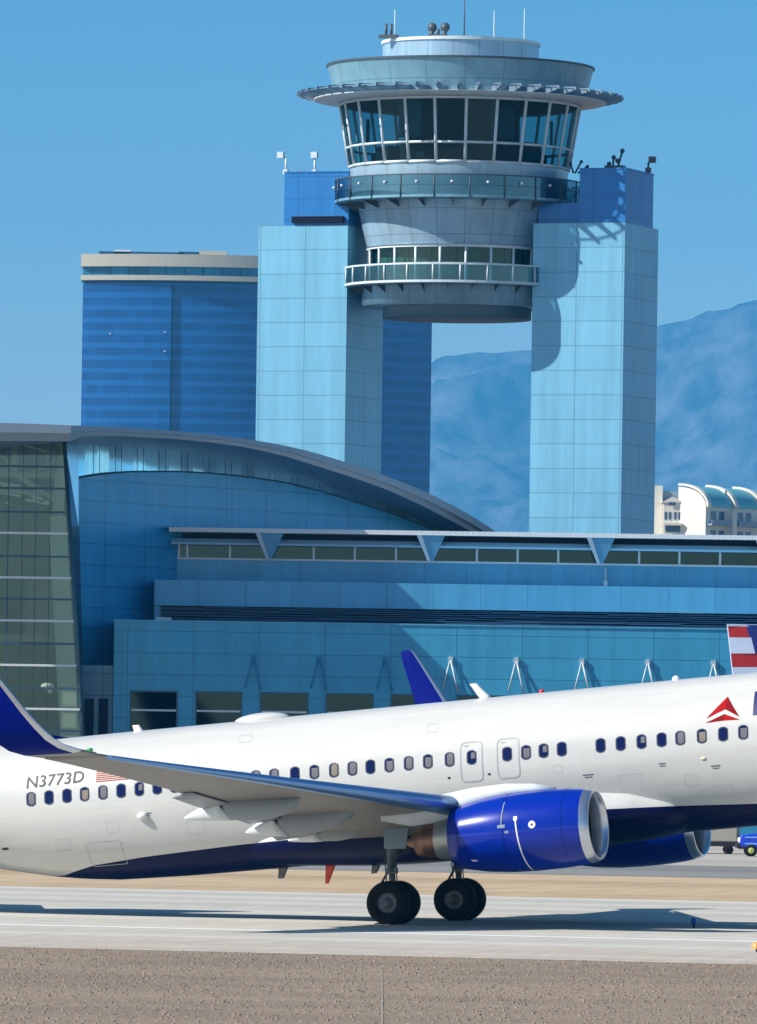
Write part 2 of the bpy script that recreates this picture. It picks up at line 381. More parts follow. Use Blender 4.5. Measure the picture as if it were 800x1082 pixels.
# triangular emblem
def em(pts): return [(loc(x,y,-1.72).x,loc(x,y,-1.72).z) for x,y in pts]
A=em([(765.3,736),(746,759.5),(765,749.5),(781.5,757.5)]); B=em([(745.5,764.2),(765,754.5),(782.5,760.5),(765,761.5)])
e=onto_skin(A,[(1,2,0)],'emblem',M['red'],air); onto_skin(A,[(2,3,0)],'emblem_facet',M['red_d'],e,.0065)
onto_skin(B,[(0,3,1)],'emblem_facet',M['red_d'],e); onto_skin(B,[(3,2,1)],'emblem_facet',M['red'],e)

# antennas
def blade(name,s,z0,z1,c0,c1,rake,m,t=.035,y=0):
    mb=MB(); r=[]
    for k in range(6):
        q=k/5; z=z0+(z1-z0)*q; ch=c0+(c1-c0)*q; x=s+rake*q; tt=t*(1-.5*q)
        r.append([(x+ch/2,y,z),(x+ch*.2,y+tt,z),(x-ch*.3,y+tt*.8,z),(x-ch/2,y,z),(x-ch*.3,y-tt*.8,z),(x+ch*.2,y-tt,z)])
    mb.loft(r); return mb.build(name,[m],air)
p=loc(514,737,0); blade('blade_antenna',p.x,1.93,2.36,.34,.20,-.33,M['radome'])
p=loc(147,771,0); blade('blade_antenna',p.x,1.93,2.12,.28,.20,-.08,M['radome'])
p=loc(298,917,0); blade('belly_antenna',p.x+.05,-1.96,-2.26,.28,.17,-.10,M['ant_grey'])
p=loc(348,912,0); blade('drain_mast',p.x+.05,-1.98,-2.5,.30,.10,-.16,M['orange'])
p=loc(396,908,0); blade('belly_antenna',p.x+.05,-2.1,-2.34,.26,.16,-.10,M['ant_grey'])
p=loc(277,756,0); mb=MB(); mb.sphere((p.x,0,1.93),1,0,24,(.78,.34,.20)); mb.build('satcom_radome',[M['white']],air)
p=loc(572.5,731,0); mb=MB(); mb.sphere((p.x,0,1.97),.08,0,10,(1,1,1)); mb.build('beacon',[M['beacon']],air)
p=loc(714,714,0); mb=MB(); mb.sphere((p.x,0,1.97),.11,0,10,(1,.7,.9)); mb.build('antenna_dome',[M['radome']],air)

# wings: stations |y|, LE s, TE s, z, thickness ratio
WS=[(1.75,5.2,-2.55,-1.26,.13),(3.2,3.9,-2.5,-1.05,.125),(4.9,2.49,-2.45,-.80,.115),(5.6,2.15,-2.45,-.69,.11),(8.2,.89,-2.8,-.30,.105),(11,-.47,-3.12,.12,.10),(13.5,-1.69,-3.62,.50,.095),(15.2,-2.51,-4.0,.76,.09),(16.2,-3.0,-4.30,.92,.09)]
def foil(c0,c1,z,t,y,tw=0,n=10):
    ch=c0-c1; pu=[];pl=[]
    for i in range(n+1):
        q=.5*(1-math.cos(PI*i/n)); th_=5*t*(.2969*math.sqrt(q)-.126*q-.3516*q*q+.2843*q**3-.1015*q**4)
        cam=.018*4*q*(1-q); pu.append((c0-q*ch,y,z+(cam+th_)*ch-q*ch*tw)); pl.append((c0-q*ch,y,z+(cam-th_*.85)*ch-q*ch*tw))
    return pu+pl[::-1][1:-1] if False else pu+list(reversed(pl))[1:-1]
def wstat(y):
    return interp(WS,y)
def make_wing(sg):
    mb=MB(); rings=[]
    for k in range(30):
        y=1.75+(16.2-1.75)*k/29; a,b,z,t=wstat(y); a2=a-.05*(a-b) if y>4.9 else a
        rings.append(foil(a2,b,z,t,sg*y,.02))
    mb.loft(rings,0)
    w=mb.build('wing',[M['wing_under']],air)
    # slats, drooped a little for take-off
    mb=MB(); rings=[]
    for k in range(20):
        y=5.0+(15.9-5.0)*k/19; a,b,z,t=wstat(y); ch=a-b; s0=a+.20; zz=z-.075
        L=.13*ch; H_=t*ch*.46
        ring=[]
        for i in range(9):
            q=i/8*PI; ring.append((s0-L*.5+L*.5*math.sin(q)-(L*.35 if i==0 else 0) ,sg*y,zz+H_*math.cos(q)))
        ring.append((s0-L*.75,sg*y,zz-.0))
        rings.append(ring)
    mb.loft(rings,0); mb.build('slat',[M['slat']],w)
    mb=MB(); rings=[]
    for k in range(4):
        y=2.4+(4.3-2.4)*k/3; a,b,z,t=wstat(y); rings.append([(a+.32,sg*y,z-.34),(a+.36,sg*y,z-.26),(a+.05,sg*y,z+.06),(a-.05,sg*y,z)])
    mb.loft(rings,0); mb.build('krueger_flap',[M['navy']],w)
    # flaps
    for (ya,yb,name) in ((3.3,5.3,'flap'),(5.75,10.2,'flap')):
        mb=MB(); rings=[]
        for k in range(8):
            y=ya+(yb-ya)*k/7; a,b,z,t=wstat(y); ch=.15*(a-b)+.12
            z1=z-.02*(a-b)-.05
            rings.append(foil(b+ch*.75,b-ch*.35,z1,.12,sg*y,.10,6))
        mb.loft(rings,0); mb.build(name,[M['canoe']],w)
    # aileron joint strip
    mb=MB()
    a,b,z,t=wstat(12.6); a2,b2,z2,t2=wstat(15.4)
    mb.loft([foil(b+.5,b-.02,z-.0,.11,sg*12.6,.03,5),foil(b2+.42,b2-.02,z2,.11,sg*15.4,.03,5)],0); mb.build('aileron',[M['canoe']],w)
    # flap track fairings
    def canoe(y,front,tip,end,hh,ww):
        (sf,zf),(st,zt),(se,ze)=front,tip,end
        mb=MB(); rings=[]; n=14
        for k in range(n+1):
            q=k/n; s=sf+(st-sf)*q; top=zf+(zt+hh*.5-zf)*q; h=hh*(math.sqrt(max(0,1-(1-min(q/.75,1))**2))*.96+.02)
            bot=(zf-.02)+(zt-hh*.5-zf)*q-0.0; bot=min(bot,top-.02); bot=top-(max(h,.02) if q<.75 else hh*.98)
            ww2=ww*(math.sqrt(max(0.003,1-(1-min(q/.6,1))**2)))
            ring=[]
            for i in range(14):
                a=2*PI*i/14; ring.append((s,sg*y+ww2*math.cos(a),(top+bot)/2+(top-bot)/2*math.sin(a)))
            rings.append(ring)
        mb.loft(rings,0); c=mb.build('flap_track_fairing',[M['canoe']],w)
        mb=MB(); r2=[]
        for k in range(8):
            q=k/7; s=st-.04+(se-st)*q; f_=(1-q)**.85; cz=zt+(ze-zt)*q*1.0
            top=cz+hh*.5*f_+.02; bot=cz-hh*.5*(f_)-.02
            r2.append([(s,sg*y+(ww*f_+.015)*math.cos(2*PI*i/14)*.97,(top+bot)/2+(top-bot)/2*.97*math.sin(2*PI*i/14)) for i in range(14)])
        # forward slant of the tail cone
        for i,pv in enumerate(r2[0]): r2[0][i]=(pv[0]+(zt-pv[2])*.7,pv[1],pv[2])
        mb.loft(r2,0); mb.build('fairing_tail',[M['canoe_tip']],c)
    for y,pf,pt,pe,hh in ((8.3,(318,842),(238,854),(196,864.5),.64),(5.6,(378,850),(296,870),(261,879.5),.68),(3.0,(388,868),(336,879),(306,888),.52)):
        a=loc(*pf,-y); b=loc(*pt,-y); c=loc(*pe,-y)
        canoe(y,(a.x,a.z),(b.x,b.z),(c.x,c.z),hh,.2)
    # static wicks / access plates under the wing
    # winglet
    WL=[(16.15,.91,-2.93,1.40,0),(16.6,1.0,-3.16,1.48,.14),(16.95,1.13,-3.40,1.50,.35),(17.2,1.34,-3.62,1.48,.8),(17.38,1.62,-3.83,1.36,1.1),(17.52,2.0,-4.10,1.2,1.3),(17.66,2.55,-4.46,1.0,1.36),(17.8,3.2,-4.88,.76,1.38),(17.92,3.8,-5.26,.56,1.39),(17.98,4.15,-5.5,.40,1.39),(17.985,4.2,-5.62,.22,1.39)]
    mb=MB(); rings=[]
    for (y,z,s,ch,an) in WL:
        n=Vector((0,-math.sin(an),math.cos(an))); ring=[]
        pts=foil(0,-ch,0,.10,0,0,8)
        for (px,_,pz) in pts:
            ring.append(Vector((s+px, sg*(y+n.y*pz), z+n.z*pz)))
        rings.append(ring)
    nf=len(rings[0])
    def cm(i,j):
        if i<1: return 2
        return 1 if (j<2 or j>=nf-2) else 0
    mb.loft(rings,colmat=cm); wl=mb.build('winglet',[M['wl_blue'],M['polish'],M['wing_under']],w)
    mb=MB(); mb.sphere((-3.0,sg*16.45,1.0),.06,0,10,(1.5,1,.8)); mb.build('navigation_light',[mat('green lens',(.03,.35,.12),.2) if sg<0 else M['beacon']],w)
    return w
make_wing(-1); make_wing(1)

# engines
def make_engine(sg):
    y=sg*4.83; zc=-1.72
    def ring(s,r,n=48,dz=0):
        out=[]
        for i in range(n):
            a=2*PI*i/n; ry=r; rz=r*(1 if math.sin(a)>0 else .95)
            out.append((s,y+ry*math.cos(a)*(1.03),zc+dz+rz*math.sin(a)))
        return out
    prof=[(6.0,.975),(5.7,1.01),(5.2,1.04),(4.5,1.05),(3.9,1.03),(3.3,.97),(2.8,.87),(2.45,.79),(2.46,.75),(2.9,.78)]
    mb=MB(); mb.loft([ring(s-.03*0,r) for s,r in prof],0,True,False); e=mb.build('engine',[M['cowl']],air)
    mb=MB(); lp=[(6.0,.975),(6.12,.95),(6.21,.91),(6.24,.88),(6.21,.84),(6.05,.81),(5.8,.80)]
    mb.loft([ring(s,r) for s,r in lp],0,True,False); mb.build('inlet_lip',[M['polish']],e)
    mb=MB(); mb.loft([ring(5.8,.80),ring(5.3,.80)],0,True,False); mb.loft([ring(5.3,.80),ring(5.3,.22)],0,True,False); mb.build('inlet_duct',[M['dark']],e)
    mb=MB(); mb.loft([ring(5.3,.22),ring(5.45,.18),ring(5.6,.09),ring(5.66,.01)],0,True,False)
    for k in range(24):
        a=2*PI*k/24; ca,sa=math.cos(a),math.sin(a); ca2,sa2=math.cos(a+.16),math.sin(a+.16)
        mb.quad([(5.33,y+.2*ca,zc+.2*sa),(5.33,y+.75*ca,zc+.75*sa),(5.41,y+.75*ca2,zc+.75*sa2),(5.38,y+.2*ca2,zc+.2*sa2)])
    mb.build('fan',[M['hub']],e)
    mb=MB(); mb.loft([ring(2.9,.78),ring(2.75,.6),ring(2.4,.58),ring(2.05,.52),ring(1.98,.50)],0,True,False); mb.build('core_cowl',[M['core2']],e)
    mb=MB(); mb.loft([ring(1.98,.47),ring(1.7,.44),ring(1.42,.38),ring(1.43,.34),ring(1.7,.36)],0,True,False); mb.build('exhaust_nozzle',[M['core']],e)
    mb=MB(); mb.loft([ring(1.75,.30),ring(1.45,.24),ring(1.2,.12),ring(1.1,.02)],0,True,False); mb.loft([ring(1.75,.37),ring(1.75,.2)],0,True,False); mb.build('exhaust_plug',[M['core']],e)
    # pylon
    mb=MB(); rr=[]
    for s,zb,zt,hw in ((5.2,zc+.98,zc+1.08,.05),(4.6,zc+.98,zc+1.22,.14),(3.9,zc+.95,zc+1.28,.18),(3.0,zc+.75,zc+1.25,.2),(2.2,zc+.45,zc+1.15,.2),(1.3,zc+.42,zc+1.0,.17),(.5,zc+.62,zc+.95,.08)):
        rr.append([(s,y-hw,zb),(s,y-hw*.9,(zb+zt)/2),(s,y-hw*.5,zt),(s,y+hw*.5,zt),(s,y+hw*.9,(zb+zt)/2),(s,y+hw,zb)])
    mb.loft(rr,0); mb.build('pylon',[M['canoe_tip']],e)
    # markings and latches on the outboard side of the cowl
    def cowl_pt(s,a,off=.008):
        r=[q for q in prof if True]; tab=sorted([(q[0],q[1]) for q in prof[:8]])
        rr=interp(tab,s)[0]+off; return Vector((s,y+sg*1.03*rr*math.cos(a),zc+rr*(1 if math.sin(a)>0 else .95)*math.sin(a)))
    def mark(s0,a0,s1,a1,w,name,m):
        mb=MB(); rows=[]
        for k in range(13):
            q=k/12; s=s0+(s1-s0)*q; a=a0+(a1-a0)*q; rows.append([cowl_pt(s-w/2,a),cowl_pt(s+w/2,a)])
        mb.loft(rows,0,False,False,True); mb.build(name,[m],e)
    if sg<0:
        mark(4.36,.33,4.50,-1.3,.035,'cowl_stripe',M['radome'])
        mark(4.02,.88,3.98,.18,.025,'cowl_joint',M['gdoor']); mark(4.02,1.5,4.02,-1.5,.012,'cowl_joint',M['navy']); mark(2.75,1.3,2.75,-1.4,.012,'cowl_joint',M['navy']); mark(5.55,1.5,5.55,-1.5,.010,'cowl_joint',M['navy'])
        mark(4.36,.40,4.36,.30,.10,'latch',M['radome']); mark(3.98,.22,3.98,.14,.2,'latch',M['gdoor']); mark(3.1,-.72,3.1,-.78,.16,'latch',M['radome']); mark(4.12,.06,4.12,-.0,.1,'latch',M['gdoor'])
        mb=MB(); rows=[]
        for rad in (.095,.03):
            rows.append([cowl_pt(4.80+rad*math.cos(t),.16+rad*math.sin(t)) for t in [2*PI*i/16 for i in range(16)]])
        mb.loft(rows,0,True,False); mb.build('warning_ring',[M['radome']],e)
    # nacelle strake
    mb=MB(); mb.quad([(5.4,y-sg*.72,zc+.74),(4.6,y-sg*.72,zc+.76),(4.55,y-sg*.95,zc+1.0),(4.75,y-sg*.95,zc+.98)]); mb.build('strake',[M['cowl']],e,fix=False)
    return e
make_engine(-1); make_engine(1)

# main gear
def make_gear(sg):
    y=sg*2.86; ax=-ZB+.565
    # lean: strut meets the axle; axle is at local s 0 shifted by pitch (kept in the aircraft frame)
    mb=MB()
    mb.bar((0,y,ax),(0.03,y,ax+1.05),.085,0,12); mb.bar((0.03,y,ax+.8),(0.07,y-sg*.03,-1.05),.13,0,12)
    mb.bar((0,y-.55,ax),(0,y+.55,ax),.07,0,10)
    mb.bar((-.1,y,ax+.12),(-.34,y,ax+.45),.035,0,8); mb.bar((-.34,y,ax+.45),(-.06,y,ax+.85),.035,0,8)
    mb.bar((0.05,y-sg*.05,ax+1.1),(.05,y-sg*1.25,-1.7),.06,0,8); mb.bar((.13,y+.05,ax+.3),(.12,y+.05,ax+1.3),.018,0,6)
    mb.bar((-.12,y-.06,ax+.25),(-.13,y-.06,ax+1.4),.018,0,6); mb.box((-.12,y-.1,ax+.75),(.16,y+.1,ax+.9),0)
    g=mb.build('landing_gear',[M['strut']],air)
    for w in (-.43,.43):
        mb=MB(); R=.565
        prof=[(.27,-.15),(.33,-.185),(.42,-.205),(.50,-.195),(.545,-.15),(.562,-.07),(.565,0),(.562,.07),(.545,.15),(.50,.195),(.42,.205),(.33,.185),(.27,.15)]
        mb.lathe([(r,h) for r,h in prof],0,40,(0,y+w,ax),'Y')
        for gz in (-.09,0,.09):
            mb.lathe([(.566,gz-.012),(.5685,gz),(.566,gz+.012)],0,40,(0,y+w,ax),'Y')
        t=mb.build('wheel',[M['tyre']],g)
        for sd in (-1,1):
            pass
        mb=MB(); 
        mb.lathe([(.275,-.15),(.26,-.12),(.20,-.10),(.12,-.12),(.09,-.17),(.02,-.18)],0,28,(0,y+w,ax),'Y')
        mb.lathe([(.275,.15),(.26,.12),(.20,.10),(.12,.12),(.09,.17),(.02,.18)],0,28,(0,y+w,ax),'Y')
        for k in range(8):
            a=2*PI*k/8; mb.bar((.2*math.cos(a),y+w-.125,ax+.2*math.sin(a)),(.2*math.cos(a),y+w+.125,ax+.2*math.sin(a)),.03,0,6)
        h=mb.build('hub',[M['hub']],g)
    a=loc(406,868,-3.1); b=loc(432,870,-3.1); c=loc(429,897,-3.1); d=loc(406,897,-3.1)
    mb=MB(); yo=sg*3.12
    mb.loft([[(p.x,yo,p.z) for p in (a,b,c,d)],[(p.x,yo-sg*.05,p.z) for p in (a,b,c,d)]],0,True,True,False); mb.build('gear_door',[M['gdoor']],g)
    return g
make_gear(-1); make_gear(1)
# tail surfaces
mb=MB(); rr=[]
for s0,s1,z,t in ((-9.3,-18.6,1.90,.10),(-10.4,-18.7,2.15,.12),(-12.2,-18.9,2.75,.2),(-13.6,-19.2,3.3,.3),(-14.2,-19.4,4.0,.32),(-17.3,-20.8,8.6,.2),(-17.6,-20.9,8.85,.1)):
    ch=s0-s1; ring=[]
    for i in range(13): q=i/12; ring.append((s0-ch*q,t*2*math.sqrt(q)*(1-q)+.004,z))
    for i in range(12,-1,-1): q=i/12; ring.append((s0-ch*q,-t*2*math.sqrt(q)*(1-q)-.004,z))
    rr.append(ring)
mb.loft(rr,0); mb.build('tail_fin',[M['wl_blue']],air)
for sg in (-1,1):
    mb=MB(); mb.loft([foil(-14.8,-18.6,1.1,.1,sg*.6),foil(-17.8,-19.3,1.75,.09,sg*7.1)],0); mb.build('stabiliser',[M['white']],air)

# ================================================================== GROUND
def along(n, a, z):     # runway-aligned coordinates: n across (away from camera), a along
    return Vector((math.sin(psi)*n+math.cos(psi)*a, math.cos(psi)*n-math.sin(psi)*a, z))
def band(name,n0,n1,z,m,a0=-1500,a1=1500):
    mb=MB(); k=30
    rows=[[along(n0,a0+(a1-a0)*i/k,z) for i in range(k+1)],[along(n1,a0+(a1-a0)*i/k,z) for i in range(k+1)]]
    mb.loft(rows,0,False,False,False); o=mb.build(name,[m],fix=False); 
    for p in o.data.polygons:
        pass
    bm=bmesh.new(); bm.from_mesh(o.data)
    for f_ in bm.faces:
        if f_.normal.z<0: f_.normal_flip()
    bm.to_mesh(o.data); bm.free()
    return structure(o)
def ground_mat(name,c1,c2,s_big,s_fine,fine=.3,rough=.9,stretch=20,bump=.3,groove=1):
    m,nt,b=new_mat(name); b.inputs['Roughness'].default_value=rough; b.inputs['Specular IOR Level'].default_value=.25
    tc=N(nt,'ShaderNodeTexCoord'); mp=N(nt,'ShaderNodeMapping'); mp.inputs['Rotation'].default_value=(0,0,psi); nt.links.new(tc.outputs['Object'],mp.inputs[0])
    mp2=N(nt,'ShaderNodeMapping'); mp2.inputs['Scale'].default_value=(1/stretch,1,1); nt.links.new(mp.outputs[0],mp2.inputs[0])
    n1=N(nt,'ShaderNodeTexNoise'); n1.inputs['Scale'].default_value=s_big; n1.inputs['Detail'].default_value=5; nt.links.new(mp2.outputs[0],n1.inputs['Vector'])
    n2=N(nt,'ShaderNodeTexNoise'); n2.inputs['Scale'].default_value=s_fine; n2.inputs['Detail'].default_value=3; n2.inputs['Roughness'].default_value=.6; mp3=N(nt,'ShaderNodeMapping'); mp3.inputs['Scale'].default_value=(1,1/groove,1); nt.links.new(mp.outputs[0],mp3.inputs[0]); nt.links.new(mp3.outputs[0],n2.inputs['Vector'])
    r=N(nt,'ShaderNodeValToRGB'); r.color_ramp.elements[0].position=.38; r.color_ramp.elements[1].position=.62
    r.color_ramp.elements[0].color=(*c1,1); r.color_ramp.elements[1].color=(*c2,1); nt.links.new(n1.outputs['Fac'],r.inputs[0])
    mr=N(nt,'ShaderNodeMapRange'); nt.links.new(n2.outputs['Fac'],mr.inputs[0]); mr.inputs[1].default_value=.32; mr.inputs[2].default_value=.68; mr.inputs[3].default_value=1-fine; mr.inputs[4].default_value=1+fine; k=mr.outputs[0]
    vm=N(nt,'ShaderNodeVectorMath',operation='SCALE'); nt.links.new(r.outputs[0],vm.inputs[0]); nt.links.new(k,vm.inputs['Scale'])
    nt.links.new(vm.outputs[0],b.inputs['Base Color'])
    if bump:
        bp=N(nt,'ShaderNodeBump'); bp.inputs['Strength'].default_value=bump; nt.links.new(n2.outputs['Fac'],bp.inputs['Height']); nt.links.new(bp.outputs[0],b.inputs['Normal'])
    return m
mb=MB(); mb.quad([(-14000,-200,0),(14000,-200,0),(14000,22000,0),(-14000,22000,0)])
structure(mb.build('ground',[ground_mat('desert sand',(.17,.135,.09),(.22,.175,.12),.12,1.2,.2)],fix=False))
band('blast_shoulder',60,162.6,.004,ground_mat('shoulder asphalt',(.215,.165,.12),(.275,.21,.15),.25,15,.3,stretch=2,bump=.25,groove=6))
mb=MB(); a_,b_=P(403.5,1026,0.0001+39360/246),P(405.5,1082,39360/301)
mb.box((-.014+a_.x,b_.y-1,.004),(.010+a_.x,a_.y,.016)); structure(mb.build('pavement_seam',[mat('pale sealant',(.34,.285,.225),.9,0,.5,4)]))
rg=random.Random(21); gv=[];gf=[];gm=[]
for _ in range(40000):
    n_=rg.uniform(119,162.4); a_=rg.uniform(-58,-26)+(n_-140)*0
    p=along(n_,0,0); X=rg.uniform(-15,15); Y=n_/math.cos(psi)-X*math.tan(psi)
    q=rg.random(); R_=.011+.034*q*q; h_=R_*rg.uniform(.5,1.0); t0=rg.random()*PI; k=len(gv)
    for c_ in range(4):
        t_=t0+c_*PI/2; e_=R_*rg.uniform(.7,1.2); gv.append((X+e_*math.cos(t_),Y+e_*math.sin(t_),.004))
    gv.append((X+rg.uniform(-.4,.4)*R_,Y+rg.uniform(-.4,.4)*R_,.004+h_))
    mi=rg.choice((0,0,0,1,1,2)); 
    for c_ in range(4): gf.append((k+c_,k+(c_+1)%4,k+4)); gm.append(mi)
me=bpy.data.meshes.new('gravel'); me.from_pydata(gv,[],gf)
for nm,c_ in (('stone brown',(.25,.19,.14)),('stone pale',(.285,.225,.17)),('stone dark',(.16,.13,.10))): me.materials.append(mat(nm,c_,.9,0,.25,1.3,spec=.2))
me.polygons.foreach_set('material_index',gm); gr=bpy.data.objects.new('gravel',me); col.objects.link(gr); structure(gr,'stuff')
band('runway_shoulder',162.6,172.5,.008,ground_mat('old pale asphalt',(.42,.365,.30),(.48,.42,.35),.4,8,.2,groove=30))
band('runway',172.5,227,.008,ground_mat('runway concrete',(.42,.395,.34),(.54,.51,.445),.22,5,.12,stretch=60,groove=20))
band('infield',227,266,.004,ground_mat('infield sand',(.40,.285,.165),(.50,.37,.235),.12,1.2,.12,groove=10))
band('taxiway',266,292,.008,ground_mat('taxiway asphalt',(.17,.165,.155),(.24,.235,.22),.2,2,.15,stretch=40))
band('service_road',350,520,.008,ground_mat('dark apron asphalt',(.07,.07,.07),(.10,.10,.095),.1,1.5,.1))  # dark strip added to cut ground bounce onto tower and terminal
band('apron',292,350,.008,ground_mat('apron concrete',(.36,.33,.28),(.44,.40,.34),.1,1.5,.1))
band('runway_edge_line',181,182,.012,mat('runway paint',(.72,.72,.70),.7,0,.2,1.5))

# runway lights
mb=MB(); b=P(733,981,201); b.z=0
o=thing('taxiway_light','small blue taxiway light standing at the runway edge','light',b)
mb.bar((0,0,0.0),(0,0,.12),.035,0,10); mb.build('stem',[M['dark']],o)
mb=MB(); mb.sphere((0,0,.18),.075,0,12,(1,1,1.1)); mb.build('lens',[mat('blue lens',(.01,.08,.45),.2)],o)
b=P(800,1006,178.5); b.z=0
o=thing('edge_marker','small orange edge marker in the pale shoulder by the runway','marker',b)
mb=MB(); mb.bar((0,0,0),(0,0,.1),.03,0,10); mb.build('stem',[M['dark']],o)
mb=MB(); mb.lathe([(.13,.08),(.12,.2),(.05,.24),(.01,.24)],0,16); mb.build('cap',[mat('orange cap',(.75,.30,.05),.4)],o)

# ================================================================== TERMINAL
TY=400.0; PX=F/TY
term=thing('terminal_building','long blue panelled airport terminal with arched roof and glass corner','terminal',(0,TY,0))
TI=Matrix.Translation((0,-TY,0))
def Q(x,y,Y): return P(x,y,Y)
def rect(x0,y0,x1,y1,Y):      # photo rectangle -> upright world rectangle at depth Y
    a,b=unroll((x0+x1)/2,(y0+y1)/2); k=Y/F; cx=(a-400)*k; cz=CAMH+(YH-b)*k; w=(x1-x0)*k/2; h=(y1-y0)*k/2
    return cx-w,cz-h,cx+w,cz+h
WALL=(.055,.36,.58)
M['t_wall']=panel('terminal cladding',WALL,3.39,1.12,.55,.06,.035,.45,.35,.15,.08)
M['t_wall2']=panel('terminal cladding wide',(.09,.38,.62),2.45,5.0,.3,.0,.03,.6,.35,.15,.06)
M['h_wall']=panel('hall cladding',(.042,.38,.68),3.2,1.1,.0,.35,.04,.45,.35,.15,.06,axis='Y')
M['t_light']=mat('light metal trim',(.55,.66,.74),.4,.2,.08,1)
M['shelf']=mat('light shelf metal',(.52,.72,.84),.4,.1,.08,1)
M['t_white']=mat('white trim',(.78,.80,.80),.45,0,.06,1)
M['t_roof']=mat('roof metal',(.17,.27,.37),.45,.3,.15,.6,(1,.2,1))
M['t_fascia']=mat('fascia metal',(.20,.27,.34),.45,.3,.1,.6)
M['strut_c']=mat('strut cladding',(.14,.38,.56),.4,.1,.1,1); M['brk_lit']=mat('bracket galvanised',(.50,.58,.62),.5,.1,.3,4); M['brk']=mat('bracket painted',(.045,.27,.46),.5)  # brackets: same part in two tones, sun and shade put into the colour
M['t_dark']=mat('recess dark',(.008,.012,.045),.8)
M['t_glass']=glass('terminal glazing',(.70,.74,.66),.11)
M['w_glass']=glass('office glazing',(.22,.42,.42),.06)
M['room']=mat('room interior',(.06,.085,.085),.9,0,.5,.3)
M['truss']=mat('truss steel',(.50,.56,.52),.6)
M['mull']=mat('mullion',(.05,.12,.17),.4,.3)
M['column']=mat('column cladding',(.46,.55,.48),.6)
XR=60.0
# lower block (gate level)
x0,_,_,zt=rect(120,660,700,700,TY)
z_t6=CAMH+(YH-unroll(400,660)[1])/F*TY
XL=(unroll(120,715)[0]-400)/F*TY
wins=[(137,188),(206,256),(274.5,326),(344,395),(413,465),(482.5,534.5),(552,604),(621.5,673.5),(691,743),(760,812),(830,882),(899,951)]
zw1=CAMH+(YH-unroll(400,733)[1])/F*TY; zw0=zw1-3.0
edges=[]
mb=MB(TI)
cur=XL
for a,b in wins:
    xa=(unroll(a,750)[0]-400)/F*TY; xb=(unroll(b,750)[0]-400)/F*TY; edges.append((xa,xb))
    mb.box((cur,TY,zw0),(xa,TY+.5,zw1)); cur=xb
mb.box((cur,TY,zw0),(XR,TY+.5,zw1))
mb.box((XL,TY,zw1),(XR,TY+.5,z_t6)); mb.box((XL,TY,0),(XR,TY+.5,zw0))
mb.box((XL,TY+.5,0),(XL+.4,TY+8,z_t6))
mb.box((XL,TY+.3,z_t6-.3),(XR,TY+9,z_t6-.02))
mb.build('gate_wall',[M['t_wall']],term)
mb=MB(TI); mb.box((XL-.05,TY-.06,z_t6-.01),(XR,TY+.6,z_t6+.07)); mb.build('wall_coping',[M['t_wall2']],term)
for xa,xb in edges:
    mb=MB(TI); t=.09
    mb.box((xa,TY+.04,zw0),(xa+t,TY+.2,zw1)); mb.box((xb-t,TY+.04,zw0),(xb,TY+.2,zw1))
    mb.box((xa+t,TY+.04,zw1-t),(xb-t,TY+.2,zw1)); zm=zw1-1.02
    w=mb.build('window',[M['mull']],term)
    mb=MB(TI); mb.box((xa+t,TY+.02,zm-.05),(xb-t,TY+.2,zm+.05)); mb.build('transom',[M['t_white']],w)
    mb=MB(TI); mb.box((xa+t,TY+.12,zw0),(xb-t,TY+.14,zw1-t)); mb.build('pane',[M['w_glass']],w)
mb=MB(TI); mb.box((XL+.5,TY+6,zw0),(XR,TY+6.2,zw1+.5)); mb.box((XL+.5,TY+.5,zw0-.2),(XR,TY+6,zw0)); mb.box((XL+.5,TY+.5,zw1+.5),(XR,TY+6,zw1+.7))
for k in range(30):
    xx=XL+2+k*2.3; mb.box((xx,TY+4.5+random.random(),zw0),(xx+.5+random.random(),TY+5.8,zw0+1+random.random()*1.6))
mb.build('gate_interior',[M['room']],term)
# A-shaped brackets between the windows
zb1=CAMH+(YH-unroll(545,697)[1])/F*TY; zb0=zb1-1.75
for k in range(-4,8):
    xc=(unroll(545.5+69.5*k,697)[0]-400)/F*TY; mb=MB(TI)
    mb.bar((xc,TY-.10,zb1),(xc-.38,TY-.45,zb0+.15),.042,0,8); mb.bar((xc,TY-.10,zb1),(xc+.42,TY-.45,zb0),.05,0,8)
    mb.box((xc-.12,TY-.16,zb1-.16),(xc+.12,TY-.002,zb1+.10)); mb.build('wall_bracket',[M['brk_lit'] if k>=-1 else M['brk']],term)
# louvre band
LY=TY+5.0
XL5=(unroll(170,650)[0]-400)/F*LY
z5a=CAMH+(YH-unroll(400,664)[1])/F*LY; z5b=CAMH+(YH-unroll(400,643)[1])/F*LY
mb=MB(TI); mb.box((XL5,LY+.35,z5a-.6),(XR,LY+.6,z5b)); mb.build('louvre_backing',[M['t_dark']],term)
mb=MB(TI); n=11
random.seed(5)
for k in range(n):
    z=z5a-.15+(z5b-z5a+.15)*k/n
    x=XL5
    while x<XR:
        L=1.6+random.random()*2.2; dz=random.uniform(-.03,.03)
        mb.box((x,LY+.0,z+dz),(min(x+L-.02,XR),LY+.3,z+dz+.035+random.random()*.02),0); x+=L
mb.build('louvre',[mat('louvre slats',(.05,.12,.22),.45,.3,.4,.8)],term)
# parapet wall above it
XL4=(unroll(163,630)[0]-400)/F*(LY-.2)
z4a=z5b; z4b=CAMH+(YH-unroll(400,616)[1])/F*LY
mb=MB(TI); mb.box((XL4,LY-.2,z4a),(XR,LY+.2,z4b)); mb.box((XL4,LY+.2,z4b-.3),(XR,LY+9,z4b-.03)); mb.box((XL4,LY+.2,z5a-.6),(XL4+.3,LY+6,z4b-.3)); mb.build('parapet',[M['t_wall2']],term)
